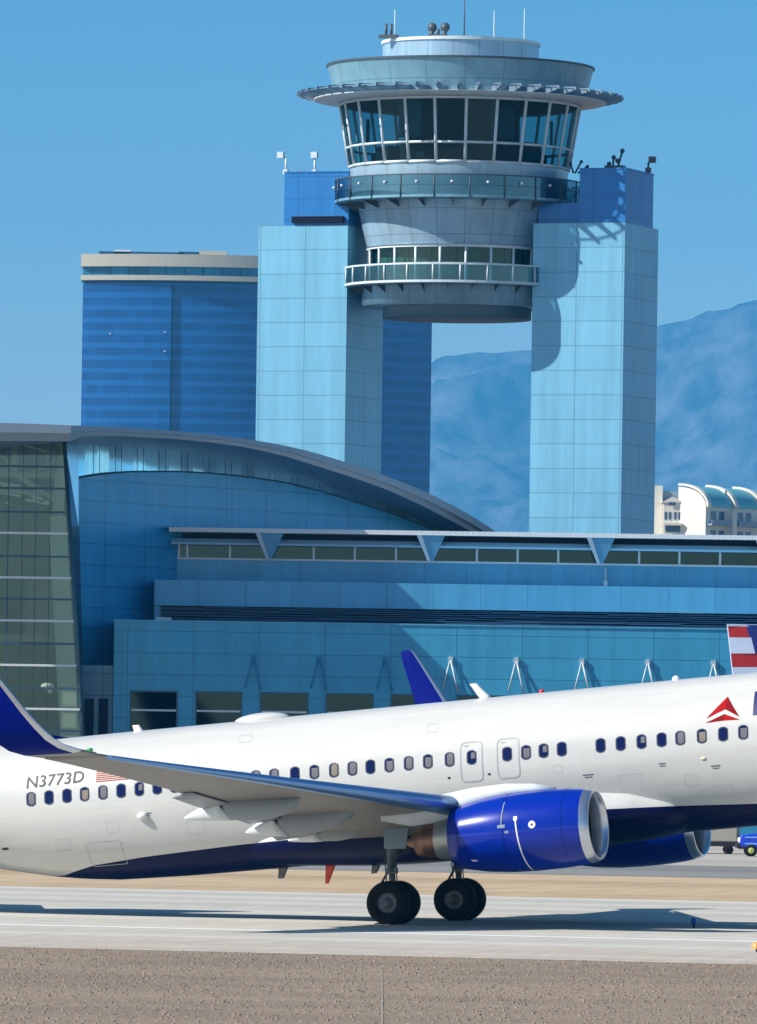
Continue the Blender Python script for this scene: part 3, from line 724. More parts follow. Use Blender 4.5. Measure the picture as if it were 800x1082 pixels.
# clerestory storey
CY=TY+9.0
def zc_(y,Y=CY,x=400): return CAMH+(YH-unroll(x,y)[1])/F*Y
XL3=(unroll(187,590)[0]-400)/F*CY
zz={k:zc_(v) for k,v in dict(top=559,f0=565.5,r0=571.5,l1=571.5,l0=578.5,w0=594,wall0=617).items()}
mb=MB(TI); mb.box((XL3,CY,zz['wall0']-.4),(XR,CY+.4,zz['w0'])); mb.box((XL3,CY+.4,zz['wall0']-.4),(XL3+.3,CY+10,zz['top']-.4)); mb.build('clerestory_wall',[panel('clerestory cladding',(.10,.39,.60),2.2,4,.1,-1,.03,.6,.35,.15,.06)],term)
mb=MB(TI); mb.box((XL3,CY-.12,zz['w0']),(XR,CY+.3,zz['w0']+.10)); mb.build('window_sill',[M['t_white']],term)
mb=MB(TI); prof=[(CY+.25,zz['l0']),(CY-1.0,zz['l0']),(CY-1.06,zz['l0']+.10),(CY-.45,zz['l1']-.02),(CY+.25,zz['l1']-.02)]
mb.loft([[(XL3-.3,y,z) for y,z in prof],[(XR,y,z) for y,z in prof]],0,True,True,False); mb.build('light_shelf',[M['shelf']],term)
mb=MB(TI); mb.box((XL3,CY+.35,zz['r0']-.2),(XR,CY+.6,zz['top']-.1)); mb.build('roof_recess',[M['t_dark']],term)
# roof with standing-seam edge
mb=MB(TI); mb.box((XL3-.4,CY-1.5,zz['f0']),(XR,CY+16,zz['top']-.1))
x=XL3-.4
while x<XR:
    mb.box((x,CY-1.508,zz['f0']+.1),(x+.05,CY+15,zz['top']-.085)); x+=.3
mb.build('concourse_roof',[M['t_white']],term)
mx=[]
for x in (189,198,243,331.5,375,418.5,504,547,590,675.5,718,761,847,890): 
    xw=(unroll(x,586)[0]-400)/F*CY; mb=MB(TI); mb.box((xw-.055,CY-.05,zz['w0']+.1),(xw+.055,CY+.12,zz['l0'])); mb.build('mullion',[M['t_white']],term)
mb=MB(TI); mb.box((XL3,CY+.1,zz['w0']+.1),(XR,CY+.13,zz['l0'])); mb.build('clerestory_glass',[M['w_glass']],term)
mb=MB(TI); mb.box((XL3,CY+4,zz['w0']-.5),(XR,CY+4.2,zz['l0']+.2)); mb.box((XL3,CY+.5,zz['l0']+.1),(XR,CY+4,zz['l0']+.2))
random.seed(9); x=XL3+2
M['furn']=mat('room panel teal',(.10,.22,.24),.8)
while x<XR:
    w_=.8+random.random()*2.2; mb.box((x,CY+2.6,zz['w0']-.4),(x+w_,CY+3.2,zz['w0']+.3+random.random()*.4),1); x+=w_+random.random()*3
mb.build('clerestory_interior',[M['room'],M['furn']],term)
for x in (285,455,634,812):
    xw=(unroll(x,594)[0]-400)/F*CY; mb=MB(TI)
    t0=zz['l0']+.05; 
    # inverted triangular roof support
    zt_,zb_=zz['f0']+.01,zz['w0']+.08; yt,yb=CY-1.46,CY-1.12
    mb.loft([[(xw-.74,yt,zt_),(xw+.74,yt,zt_),(xw+.14,yb,zb_),(xw-.14,yb,zb_)],[(xw-.74,yt+.5,zt_),(xw+.74,yt+.5,zt_),(xw+.14,yb+.15,zb_),(xw-.14,yb+.15,zb_)]],0,True,True,False)
    mb.loft([[(xw-.76,yt-.05,zt_),(xw-.50,yt-.05,zt_),(xw-.02,yb-.05,zb_),(xw-.18,yb-.05,zb_)],[(xw-.76,yt+.1,zt_),(xw-.50,yt+.1,zt_),(xw-.02,yb+.1,zb_),(xw-.18,yb+.1,zb_)]],1,True,True,False)
    mb.build('roof_strut',[M['strut_c'],M['t_light']],term)
mb=MB(TI); xw=(unroll(640,600)[0]-400)/F*CY
mb.bar((xw,CY-.1,zz['w0']-.1),(xw,CY-.1,zz['w0']-.9),.05); mb.box((xw-.1,CY-.25,zz['w0']-1.1),(xw+.1,CY-.05,zz['w0']-.8)); mb.build('wall_lamp',[M['t_white']],term)
mb=MB(TI); q=P(171,657,TY+2); mb.box((q.x-.3,q.y-.3,z_t6),(q.x+.5,q.y+.3,z_t6+.25)); mb.build('roof_unit',[M['t_light']],term)

# --- arched hall: vault roof running back to the right
RY0=386.0
def rdepth(x):            # plan of the roof edge: straight over the glass corner, then receding
    return RY0 if x<=75 else RY0+(x-75)*.0995
def curve(tab,x): return interp(tab,x)[0]
RT=[(-140,452),(-60,448),(0,446.8),(40,447.8),(75,449.5),(130,451.5),(187,455.5),(225,459),(260,463.5),(300,470.5),(330,477.5),(361,487),(400,500),(430,511.5),(455,522),(490,540),(519,558),(528,565)]
RB=[(-140,474),(-60,470),(0,467.6),(75,467.8),(130,467),(187,469.5),(225,473),(260,477.5),(300,486),(335,496.5),(372,508),(410,521),(450,539),(485,557),(528,580)]
WT=[(82,506),(110,501.5),(139,499.2),(187,499),(225,501),(260,504.5),(301,510.5),(340,520),(372,530),(410,542),(447,556),(528,590)]
xs=[-140,-100,-60,-30,0,25,50,75]+[75+ (528-75)*k/40 for k in range(1,41)]
bk=Vector((14,60,0))       # the vault sweeps back
mb=MB(TI); rt=[];rb=[]
for x in xs:
    Y=rdepth(x); rt.append(P(x,curve(RT,x),Y)); rb.append(P(x,curve(RB,x)-(2 if x<=75 else 7-4*(x-75)/453),Y))
mid=[a.lerp(b,.52)+Vector((0,.0,0)) for a,b in zip(rt,rb)]
mid2=[a.lerp(b,.56)+Vector((-.05,.35,0)) for a,b in zip(rt,rb)]
rbb=[b+Vector((-.05,.45,0)) for b in rb]
rows=[[a+Vector((-26,38,-.8)) for a in rt],rt,mid,mid2,rbb,[b+Vector((-26,38,-1.2)) for b in rb]]
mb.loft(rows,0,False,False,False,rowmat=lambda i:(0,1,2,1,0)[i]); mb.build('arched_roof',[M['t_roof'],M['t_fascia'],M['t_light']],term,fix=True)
# hall side wall
def wdepth(x): return 401.0+(x-82)*.075
xs2=[82+ (500-82)*k/36 for k in range(37)]
mb=MB(TI); top=[P(x,curve(WT,x),wdepth(x)) for x in xs2]; bot=[Vector((p.x,p.y,0)) for p in top]
mb.loft([top,bot],0,False,False,False); mb.loft([[p+Vector((-.3,.6,0)) for p in top],[p+Vector((-.3,.6,0)) for p in bot]],0,False,False,False)
mb.loft([top,[p+Vector((-.3,.6,0)) for p in top]],0,False,False,False)
mb.build('hall_wall',[M['h_wall']],term)
# clerestory glazing above the wall
mb=MB(TI); a=[P(x,curve(WT,x)+1,wdepth(x)+.3) for x in [70]+xs2]; b_=[]
for x in [70]+xs2:
    p=P(x,curve(RB,x)-6,wdepth(x)+.3); b_.append(p)
cl=[]
mb.loft([a,b_],0,False,False,False); M['c_glass']=panel('clerestory glass panels',(.36,.78,.98),.95,40,.0,0,.0001,.9,.12,.9,.45,axis='Y',spec=.8)
hc=mb.build('hall_clerestory',[M['c_glass']],term)
mb=MB(TI)
for k in range(0,37,2):
    x=xs2[k]; mb.bar(P(x,curve(WT,x),wdepth(x)-.05),P(x,curve(RB,x)-5,wdepth(x)-.05),.018,0,6)
for k in range(36):
    mb.bar(P(xs2[k],curve(WT,xs2[k])-1,wdepth(xs2[k])-.03),P(xs2[k+1],curve(WT,xs2[k+1])-1,wdepth(xs2[k+1])-.03),.045,0,6)
mb.build('clerestory_frame',[M['mull']],hc)
# narrow bay between glass corner and wall
p0=P(70,468,398); 
mb=MB(TI); a1=P(69,470,399.5); a2=P(83,470,400.8); c1=P(75,556,399.5); c2=P(83,556,400.8)
mb.loft([[a1,c1],[a2,c2]],0,False,False,False); mb.build('bay_glass',[mat('bright bay glass',(.25,.60,.90),.15,.7,.25,.5)],term)
mb=MB(TI); d1=P(75,556,399.6); d2=P(84,556,400.9); e1=Vector((d1.x+1.2,d1.y,0)); e2=Vector((d2.x+.6,d2.y,0)); mb.loft([[d1,e1],[d2,e2]],0,False,False,False); mb.build('bay_panel',[panel('bay cladding',(.05,.14,.22),5,1.1,0,.35,.05,.4,.35,.2,.15)],term)
# lower link block between the glass corner and the gate wall
x0,z0,x1,z1=rect(84,703,119,780,TY+.6)
mb=MB(TI); mb.box((x0,TY+.6,0),(x1,TY+1.0,z1)); lb=mb.build('link_wall',[panel('link cladding',(.10,.24,.36),1.1,1.12,0,.06,.05,.4,.3,.2,.1)],term)
for k,(a,b) in enumerate(((89,99),(104,114))):
    xa,za,xb,zb_=rect(a,738,b,775,TY+.5); mb=MB(TI); mb.box((xa,TY+.52,0.2),(xb,TY+.598,zb_)); mb.build('window',[M['t_dark']],lb)
# glass corner: curtain wall leaning outwards
GY=396.0
def gx(y): return 68+(y-468)*(88-68)/(775-468)       # raking right edge
gl=-60.0
tl=P(-190,468,GY); 
mb=MB(TI); 
ys=[466,493,516,541,563.5,588,610.5,633,656,680,703,727,749,772,800,880]
top=P(gx(466),466,GY)
rowz=[CAMH+(YH-unroll(40,y)[1])/F*GY for y in ys]
rx=[P(gx(y),y,GY).x for y in ys]
XLg=(-330-400)/F*GY
mb.loft([[Vector((XLg,GY,z)),Vector((x,GY,z))] for z,x in zip(rowz,rx)],0,False,False,False)
cw=mb.build('curtain_wall_glass',[M['t_glass']],term)
mb=MB(TI); mbd=MB(TI)
for k,(z,x) in enumerate(zip(rowz,rx)):
    if k in (4,6,8,10,12): mb.box((XLg,GY-.12,z-.055),(x-.1,GY-.01,z+.055))
    else: mbd.box((XLg,GY-.10,z-.05),(x-.1,GY-.01,z+.05))
mb.build('transom_bright',[M['t_white']],cw)
for xx in (8,-40,-90,-150): 
    p=P(xx,600,GY); mbd.box((p.x-.03,GY-.02,0),(p.x+.03,GY+.1,rowz[0]))
for xx in (23,37,52,-15,-28): p=P(xx,600,GY); mbd.box((p.x-.015,GY,0),(p.x+.015,GY+.08,rowz[0]))
mbd.build('curtain_wall_frame',[M['mull']],cw)
mb=MB(TI); mb.bar(Vector((rx[0],GY,rowz[0])),Vector((rx[-1],GY,rowz[-1])),.10,0,8); mb.build('corner_post',[M['mull']],cw)
mb=MB(TI)
a=P(66,470,GY+1.2); b=P(75,640,GY+1.2); c=P(82,775,GY+1.2); 
for (u,v,w0,w1) in ((P(60,545,GY+1.2),P(75,800,GY+1.2),.42,.5),):
    mb.loft([[u+Vector((-w0,0,0)),u+Vector((w0,0,0)),u+Vector((w0,.8,0)),u+Vector((-w0,.8,0))],[v+Vector((-w1,0,0)),v+Vector((w1,0,0)),v+Vector((w1,.8,0)),v+Vector((-w1,.8,0))]],0,True,True,False)
    mb.bar(P(66,468,GY+1.6),P(61,545,GY+1.6),.3)
mb.build('column',[M['column']],cw)
mb=MB(TI); D=GY+2.5
for a,b,r in (((-40,498),(63,502),.22),((0,490),(45,520),.16),((25,505),(62,482),.16),((15,468),(16,500),.2),((50,470),(51,500),.13),((0,478),(18,499),.16),((-30,480),(0,505),.16),((20,468),(60,480),.1),((40,515),(64,534),.12),((-40,515),(64,523),.14)):
    mb.bar(P(*a,D),P(*b,D),r,0,6)
mb.build('roof_truss',[M['truss']],cw)
mb=MB(TI)
for a,b,t_ in (((0,511),(22,514),.35),((27,528),(52,530),.18),((30,522),(46,527),.25),((0,521),(22,523),.12),((5,530),(10,532),.1)):
    u=P(*a,D+1.2); v=P(*b,D+1.2); mb.loft([[u+Vector((0,0,-t_*.3)),u+Vector((0,0,t_*.3)),u+Vector((0,.2,0))],[v+Vector((0,0,-t_)),v+Vector((0,0,t_*.2)),v+Vector((0,.2,0))]],0,True,True,False)
mb.build('skylight',[M['t_white']],cw)
mb=MB(TI); zr=rowz[0]
mb.box((XLg,GY+13,0),(rx[0]+1.8,GY+13.3,zr-1.5))
for z in (4.2,9.5): mb.box((XLg,GY+1.5,z),(rx[0]-.1,GY+13,z+.35))
random.seed(11)
for k in range(26):
    xx=XLg+random.random()*(rx[0]-XLg); zz_=random.choice((0,4.55,9.85)); mb.box((xx,GY+5+random.random()*6,zz_),(xx+.5+random.random()*2,GY+12,zz_+1+random.random()*2))
mb.build('hall_interior',[mat('hall interior',(.22,.225,.19),.9,0,.6,.25)],cw)
mb=MB(TI); mb.sphere(P(50,725,GY+2),.3,0,14,(1.2,.8,.7)); mb.sphere(P(52,730,GY+2.1),.16,0,10); mb.build('hall_lamp',[M['t_white']],cw)

# ================================================================== CONTROL TOWER
WY=480.0; wphi=math.radians(20)
tw=thing('control_tower','tall blue air traffic control tower with glass cab between two square legs','tower',((476.3-400)/F*WY,WY,0),Matrix.Rotation(-wphi,3,'Z'))
LEG=(.20,.50,.68)
M['leg']=panel('leg cladding',LEG,2.95,1.50,.0,.42,.045,.55,.4,.1,.04,axis='X')
M['leg_side']=panel('leg side cladding',LEG,3.3,1.50,.0,.42,.045,.5,.4,.1,.06,axis='Y')
M['blk']=panel('upper block cladding',(.02,.20,.52),2.4,1.35,.2,.3,.04,.6,.4,.1,.06,axis='X')
M['blk2']=panel('block end cladding',(.02,.20,.52),2.2,1.35,.2,.3,.04,.6,.4,.1,.06,axis='Y')
def clad(name,c,R,pw,ph,ov=0,rough=.35): return panel(name,c,pw,ph,0,ov,.05,.6,rough,.25,.07,radial=R)
M['shaft']=clad('shaft cladding',(.36,.52,.63),6.0,1.75,1.55)
M['drumm']=clad('drum cladding',(.36,.52,.64),4.8,1.6,5)
M['band']=clad('roof band cladding',(.22,.42,.52),8.0,2.4,5)
M['skirt']=clad('cab skirt cladding',(.36,.52,.62),6.8,2.2,5)
M['twhite']=mat('tower frame white',(.66,.72,.74),.45)
M['tglass']=glass('cab glazing',(.30,.55,.60),.05)
M['tdark']=mat('cab interior',(.012,.030,.040),.8,0,.5,.7)
M['tteal']=mat('cab blinds',(.03,.13,.17),.7,0,.5,.8)
M['rail_glass']=glass('balcony screen',(.22,.36,.42),.16,.1)
M['mast']=mat('mast grey',(.06,.08,.10),.5)
for sg in (-1,1):
    cx=sg*9.0; w1,w2=5.9,6.6; mb=MB()
    mb.box((cx-w1/2,-w2/2,0),(cx+w1/2,w2/2,36.45)); l=mb.build('leg',[M['leg'],M['leg_side']],tw)
    for p in l.data.polygons:
        if abs(p.normal.x)>.5: p.material_index=1
    x0,x1=(cx-w1/2+1.62,cx+w1/2) if sg<0 else (8.95,cx+w1/2-.02)
    mb=MB(); mb.box((x0,-w2/2+.15,36.45),(x1-.02,w2/2-1.0,39.72)); b=mb.build('upper_block',[M['blk'],M['blk2']],tw)
    for p in b.data.polygons:
        if abs(p.normal.x)>.5: p.material_index=1
    mb=MB(); mb.box((x0-.04,-w2/2+.11,39.72),(x1+.02,w2/2-.96,39.80)); mb.build('block_coping',[M['blk']],tw)
    if sg>0:
        mb=MB(); mb.box((cx-w1/2+.02,-2.4,36.45),(8.95,2.2,37.74)); mb.build('link_block',[M['blk']],tw)
    if sg<0:
        mb=MB(); mb.box((x0+.6,-w2/2-.12,36.60),(x1-.3,-w2/2+.148,37.0)); 
        for k in range(4): mb.box((x0+.6,-w2/2-.18,36.62+k*.11),(x1-.3,-w2/2-.12,36.66+k*.11))
        mb.build('vent_grille',[M['t_dark']],tw)
# shaft and cab
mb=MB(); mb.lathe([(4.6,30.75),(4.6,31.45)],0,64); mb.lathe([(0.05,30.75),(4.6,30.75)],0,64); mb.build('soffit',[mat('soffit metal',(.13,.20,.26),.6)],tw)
mb=MB(); mb.lathe([(0.05,31.45),(5.9,31.45),(5.9,32.55),(6.0,32.6)],0,64); mb.build('shaft_base',[M['shaft']],tw)
mb=MB(); mb.lathe([(6.0,32.6),(6.95,32.62),(6.95,32.78),(5.5,32.78)],0,64,smooth=False); mb.build('lower_balcony_deck',[M['shaft']],tw)
def ring_posts(R,z0,z1,n,r,lean=0,phase=0,R2=None):
    mb=MB()
    for k in range(n):
        a=2*PI*(k+phase)/n; mb.bar((R*math.cos(a),R*math.sin(a),z0),((R2 or R)*math.cos(a),(R2 or R)*math.sin(a),z1),r,0,6)
    return mb
def ring_bar(mb,R,z,h,t,n=64): mb.lathe([(R-t,z-h/2),(R+t,z-h/2),(R+t,z+h/2),(R-t,z+h/2),(R-t,z-h/2)],0,n,smooth=False)
mb=MB(); mb.lathe([(6.93,32.78),(6.93,33.76)],0,64); lr=mb.build('lower_balcony_rail',[M['rail_glass']],tw)
mb=ring_posts(6.95,32.78,33.76,26,.06); ring_bar(mb,6.95,33.78,.10,.06); ring_bar(mb,6.95,32.72,.14,.06); mb.build('rail_frame',[M['twhite']],lr)
for k in range(26):
    mb=MB(); a=2*PI*(k+.5)/26; c,s=math.cos(a),math.sin(a); mb.loft([[(6.0*c,6.0*s,32.59),(6.0*c,6.0*s,32.1)],[(6.8*c-.05*s,6.8*s+.05*c,32.59),(6.75*c,6.75*s,32.56)]],0,False,False,False); mb.build('balcony_bracket',[M['mast']],tw)
mb=MB(); mb.lathe([(5.5,32.78),(5.55,35.0)],0,64); lw=mb.build('lower_windows',[M['tglass']],tw)
mb=ring_posts(5.52,32.78,35.0,22,.09,R2=5.57); ring_bar(mb,5.58,34.98,.16,.08); ring_bar(mb,5.54,33.9,.10,.05); mb.build('window_frame',[M['twhite']],lw)
mb=MB(); mb.lathe([(5.0,32.8),(5.0,34.95)],0,48); 
mb.build('lower_interior',[panel('interior blinds',(.17,.22,.14),1.57,3,0,0,.12,.15,.8,0,.5,radial=5.0)],lw)
mb=MB(); mb.lathe([(5.6,35.06),(5.75,35.6),(6.05,36.8),(6.3,37.8)],0,64); mb.lathe([(5.55,35.06),(5.75,35.06)],0,64); mb.build('shaft',[M['shaft']],tw)
mb=MB(); mb.lathe([(6.3,37.75),(7.66,37.80),(7.66,37.95),(6.5,37.95)],0,64,smooth=False); mb.build('upper_balcony_deck',[M['band']],tw)
mb=MB(); mb.lathe([(7.64,37.95),(7.64,39.15)],0,64); ur=mb.build('upper_balcony_rail',[M['rail_glass']],tw)
mb=ring_posts(7.66,37.8,39.2,22,.05); ring_bar(mb,7.66,39.18,.07,.05); ring_bar(mb,7.66,38.55,.03,.03); mb.build('rail_frame',[M['mast']],ur)
for k in range(22):
    mb=MB(); a=2*PI*(k+.5)/22; c,s=math.cos(a),math.sin(a); mb.sphere((7.74*c,7.74*s,38.72),.10,0,8); mb.build('rail_lamp',[M['twhite']],ur)
for k in range(22):
    mb=MB(); a=2*PI*(k+.5)/22; c,s=math.cos(a),math.sin(a); mb.loft([[(6.2*c,6.2*s,37.76),(6.2*c,6.2*s,37.3)],[(7.5*c-.06*s,7.5*s+.06*c,37.76),(7.45*c,7.45*s,37.7)]],0,False,False,False); mb.build('balcony_bracket',[M['mast']],tw)
mb=MB(); mb.lathe([(6.5,37.95),(6.72,39.0),(6.76,39.98)],0,64); mb.build('cab_skirt',[M['skirt']],tw)
NW=24
def poly(R,z,n=NW,ph=.5): return [(R*math.cos(2*PI*(k+ph)/n),R*math.sin(2*PI*(k+ph)/n),z) for k in range(n)]
mb=MB(); mb.loft([poly(6.76,39.98),poly(7.42,43.95)],0,True,False,False); cab=mb.build('cab_windows',[M['tglass']],tw)
mb=MB()
for k in range(NW):
    a=2*PI*(k+.5)/NW; mb.bar((6.78*math.cos(a),6.78*math.sin(a),39.98),(7.44*math.cos(a),7.44*math.sin(a),43.95),.105,0,6)
for R,z,r in ((6.8,40.03,.10),(6.98,41.2,.085),(7.42,43.9,.10)):
    pts=poly(R,z)
    for k in range(NW): mb.bar(pts[k],pts[(k+1)%NW],r,0,6)
mb.build('window_frame',[M['twhite']],cab)
mb=MB(); mb.lathe([(.1,40.0),(6.6,40.0)],0,48); mb.lathe([(.1,43.9),(7.3,43.9)],0,48)
for k in range(12):
    a=2*PI*k/12+.3; c,s=math.cos(a),math.sin(a); m4=Matrix.Rotation(a,4,'Z'); mb.box((4.6,-.9,40.0),(5.4,.9,40.9+.3*(k%3)),0,m4)
    if k%2==0: mb.box((5.6,-.8,41.6),(5.75,.8,43.0+.5*(k%3)),1,m4)
mb.lathe([(2.4,40),(2.4,43.9)],0,24)
mb.build('cab_interior',[M['tdark'],M['tteal']],cab)
# sun visor ring of fins
mb=MB(); mb.lathe([(7.5,43.98),(9.0,44.15),(9.05,44.22),(7.6,44.32)],0,72); vr=mb.build('visor_ring',[M['twhite']],tw)
mb=MB()
for k in range(48):
    a=2*PI*(k+.5)/48; m4=Matrix.Rotation(a,4,'Z')
    c=[Vector(p) for p in ((7.7,-.05,44.0),(10.1,-.05,44.42),(10.1,-.05,44.62),(7.9,-.05,44.72),(7.7,.05,44.0),(10.1,.05,44.42),(10.1,.05,44.62),(7.9,.05,44.72))]
    c=[m4@p for p in c]; n=len(mb.v); mb.v+=c
    for f_ in ((3,2,1,0),(4,5,6,7),(0,1,5,4),(1,2,6,5),(2,3,7,6),(3,0,4,7)): mb.f.append(tuple(n+i for i in f_)); mb.m.append(0); mb.sm.append(False)
for R in (9.3,9.9): ring_bar(mb,R,44.5,.05,.05,72)
mb.build('visor_fins',[mat('visor metal',(.22,.32,.40),.4,.3)],vr)
mb=MB(); mb.lathe([(7.75,44.3),(7.95,45.2),(8.22,46.25)],0,72); mb.lathe([(4.0,46.05),(8.15,46.1)],0,72); mb.build('roof_band',[M['band']],tw)
mb=MB(); ring_bar(mb,8.24,46.3,.12,.06,72); mb.build('roof_rim',[M['mast']],tw)
mb=MB(); mb.lathe([(4.83,46.05),(4.83,47.65)],0,64); mb.build('roof_drum',[M['drumm']],tw)
mb=MB(); mb.lathe([(.05,47.84),(4.92,47.84),(4.92,47.65),(4.83,47.65)],0,64,smooth=False); mb.build('drum_cap',[mat('drum cap white',(.75,.77,.76),.5)],tw)
for o in list(tw.children):
    if o.name.split('.')[0] not in ('leg','upper_block','block_coping','link_block','vent_grille'): o.location=(.15,-.4,0)
# roof-top masts (aligned to where they stand on the drum and blocks)
TI2=tw.matrix_world.inverted()
def tp(x,y,Y): return TI2@P(x,y,Y)
def mast(name,x,y0,y1,r,Y=WY,m='mast',r2=None,zb=None):
    a=tp(x,y0,Y); b=tp(x,y1,Y)
    if zb is not None: a.z=zb
    b.x,b.y=a.x,a.y
    mb=MB(); mb.bar(a,b,r,0,8,r2); return mb.build(name,[M[m]],tw),a,b
mast('antenna',490.5,38,-6,.06,zb=47.84,r2=.03); mast('antenna',522,38,11,.05,m='twhite',zb=47.84,r2=.025); mast('antenna',554,40,9,.05,m='twhite',zb=47.84,r2=.025)
mast('antenna',417,40,10,.03,m='twhite',zb=47.84)
mb=MB()
for dx in (0,5.5):
    a=tp(408+dx,39,WY-3); a.z=47.84; b=tp(408+dx,25,WY-3); mb.bar(a,(a.x,a.y,b.z),.09,0,8)
a=tp(409,36,WY-3); mb.box((a.x-.5,a.y-.15,47.84),(a.x+.7,a.y+.15,48.05)); mb.build('radio_antenna',[M['mast']],tw)
mb=MB(); a=tp(463,38,WY-3.5); a.z=47.84
for dx in (-.42,.42):
    mb.lathe([(.03,-.12),(.22,-.06),(.30,.05),(.30,.1),(.02,.04)],0,16,(a.x+dx,a.y,48.5),'Y'); mb.bar((a.x+dx,a.y,47.84),(a.x+dx,a.y,48.3),.14,0,8)
mb.box((a.x-.6,a.y-.2,47.84),(a.x+.6,a.y+.2,48.06)); mb.bar((a.x,a.y,47.9),(a.x,a.y,48.4),.1,0,8); mb.build('roof_floodlight',[M['mast']],tw)
def cam_post(x,y0,y1,arm,m,Y,nm='camera_post'):
    a=tp(x,y0,Y); a.z=39.8; b=tp(x,y1,Y); b.x,b.y=a.x,a.y; mb=MB(); mb.bar(a,b,.07,0,8)
    c=b+Vector((arm,0,.1)); mb.bar(b,c,.05,0,6); mb.box((c.x-.2,c.y-.15,c.z-.1),(c.x+.2,c.y+.15,c.z+.28)); mb.box((a.x-.15,a.y-.15,39.8),(a.x+.15,a.y+.15,40.1)); mb.build(nm,[M[m]],tw)
YL,YR=WY+3,WY-3
cam_post(302,186,167,-.35,'twhite',YL); cam_post(332.5,184,167,-.02,'twhite',YL); cam_post(685,186,172,.25,'mast',YR)
mb=MB(); a=tp(317.5,184,YL); mb.sphere((a.x,a.y,39.92),.13,0,10); mb.build('obstruction_light',[M['beacon']],tw)
mb=MB(); a=tp(650,186,YR); a.z=39.8
for dx,h,lean in ((-.2,.9,.1),(.1,1.3,.35),(.35,.7,-.2),(-.4,.5,.0)): mb.bar((a.x+dx,a.y,39.8),(a.x+dx+lean,a.y,39.8+h),.07,0,8); mb.sphere((a.x+dx+lean,a.y,39.8+h),.16,0,8)
mb.box((a.x-.6,a.y-.3,39.8),(a.x+.6,a.y+.3,40.2)); mb.build('weather_sensor',[M['mast']],tw)
mb=MB(); a=tp(606,184,YR); a.z=39.8
for dx,h,lean in ((0,.5,-.2),(.1,.6,.4),(.3,.3,.6)): mb.bar((a.x+dx,a.y,39.7),(a.x+dx+lean,a.y,39.8+h),.06,0,8); mb.sphere((a.x+dx+lean,a.y,39.8+h),.12,0,8)
mb.build('weather_sensor',[M['mast']],tw)

# ================================================================== BLUE HOTEL (far)
HY=2500.0; k_=HY/F
hx0=(unroll(86,360)[0]-400)*k_; hx1=(unroll(456,420)[0]-400)*k_
hot=thing('hotel_tower','tall blue glass hotel slab with cream crown standing left behind the control tower','hotel',((hx0+hx1)/2,HY,0))
HI=Matrix.Translation((-(hx0+hx1)/2,-HY,0))
ztop=CAMH+(YH-unroll(180,268)[1])*k_; zcrown=CAMH+(YH-unroll(180,299)[1])*k_
hm,nt,b=new_mat('hotel curtain wall'); b.inputs['Roughness'].default_value=.25; b.inputs['Metallic'].default_value=.0; b.inputs['Specular IOR Level'].default_value=.5
tc=N(nt,'ShaderNodeTexCoord'); sp=N(nt,'ShaderNodeSeparateXYZ'); nt.links.new(tc.outputs['Object'],sp.inputs[0])
fz=math_node(nt,'LESS_THAN',math_node(nt,'FRACT',math_node(nt,'DIVIDE',sp.outputs['Z'],4.05)),.38)
fx=math_node(nt,'LESS_THAN',math_node(nt,'FRACT',math_node(nt,'DIVIDE',sp.outputs['X'],2.6)),.18)
wn=N(nt,'ShaderNodeTexWhiteNoise'); cb=N(nt,'ShaderNodeCombineXYZ'); nt.links.new(math_node(nt,'FLOOR',math_node(nt,'DIVIDE',sp.outputs['X'],2.6)),cb.inputs[0]); nt.links.new(math_node(nt,'FLOOR',math_node(nt,'DIVIDE',sp.outputs['Z'],4.05)),cb.inputs[1]); nt.links.new(cb.outputs[0],wn.inputs['Vector'])
c=mix_col(nt,math_node(nt,'MULTIPLY',wn.outputs['Value'],.8),(.003,.07,.25),(.007,.10,.34)); c=mix_col(nt,math_node(nt,'MULTIPLY',fz,.55),c,(.016,.17,.50)); c=mix_col(nt,math_node(nt,'MULTIPLY',fx,.3),c,(.004,.07,.26))
nt.links.new(c,b.inputs['Base Color'])
M['hotel']=hm
M['cream']=mat('crown cream',(.55,.50,.38),.6); M['crown_win']=panel('crown glazing',(.03,.17,.30),6,30,0,0,.8,.5,.3,0,.6)
M['crown_dark']=mat('crown recess',(.015,.07,.16),.4)
def hplan(u):      # convex curved front, u 0..1
    x=hx0+(hx1-hx0)*u; return x, HY+ 30*(2*u-.62)**2*.55
def hslab(u0,u1,za,zb,m,name,parent,out=0,n=24,dep=22):
    mb=MB(HI); rows=[]
    fr=[];bk_=[]
    for i in range(n+1):
        u=u0+(u1-u0)*i/n; x,y=hplan(u); fr.append((x,y-out)); bk_.append((x,y+dep))
    loopp=fr+bk_[::-1]
    mb.loft([[(x,y,za) for x,y in loopp],[(x,y,zb) for x,y in loopp]],0,True,True,False); return mb.build(name,[m],parent)
hslab(0,.255,0,zcrown,M['hotel'],'facade',hot); hslab(.258,.51,0,zcrown,M['hotel'],'facade',hot,out=-1.2); hslab(.513,1,0,zcrown-3,M['hotel'],'facade',hot,out=-.6)
z_a=zcrown; T=ztop-zcrown
hslab(.0,.51,z_a,z_a+T*.09,M['crown_dark'],'crown_recess',hot,out=-2); hslab(-.006,.515,z_a+T*.09,z_a+T*.26,M['cream'],'crown_band',hot,out=1.2)
hslab(.0,.51,z_a+T*.26,z_a+T*.56,M['crown_win'],'crown_windows',hot,out=-.5); hslab(-.006,.515,z_a+T*.56,z_a+T*.98,M['cream'],'crown_band',hot,out=1.2)
random.seed(4)
for x,w,h,m in ((130,18,4,'t_white'),(150,90,2.2,'crown_dark'),(225,30,4,'cream'),(200,22,3,'crown_dark')):
    p=P(x,270,HY+8); mb=MB(HI); mb.box((p.x-w*k_/2,HY+4,ztop-.4),(p.x+w*k_/2,HY+12,ztop+h*.32)); mb.build('roof_plant',[M[m]],hot)
mb=MB(HI)
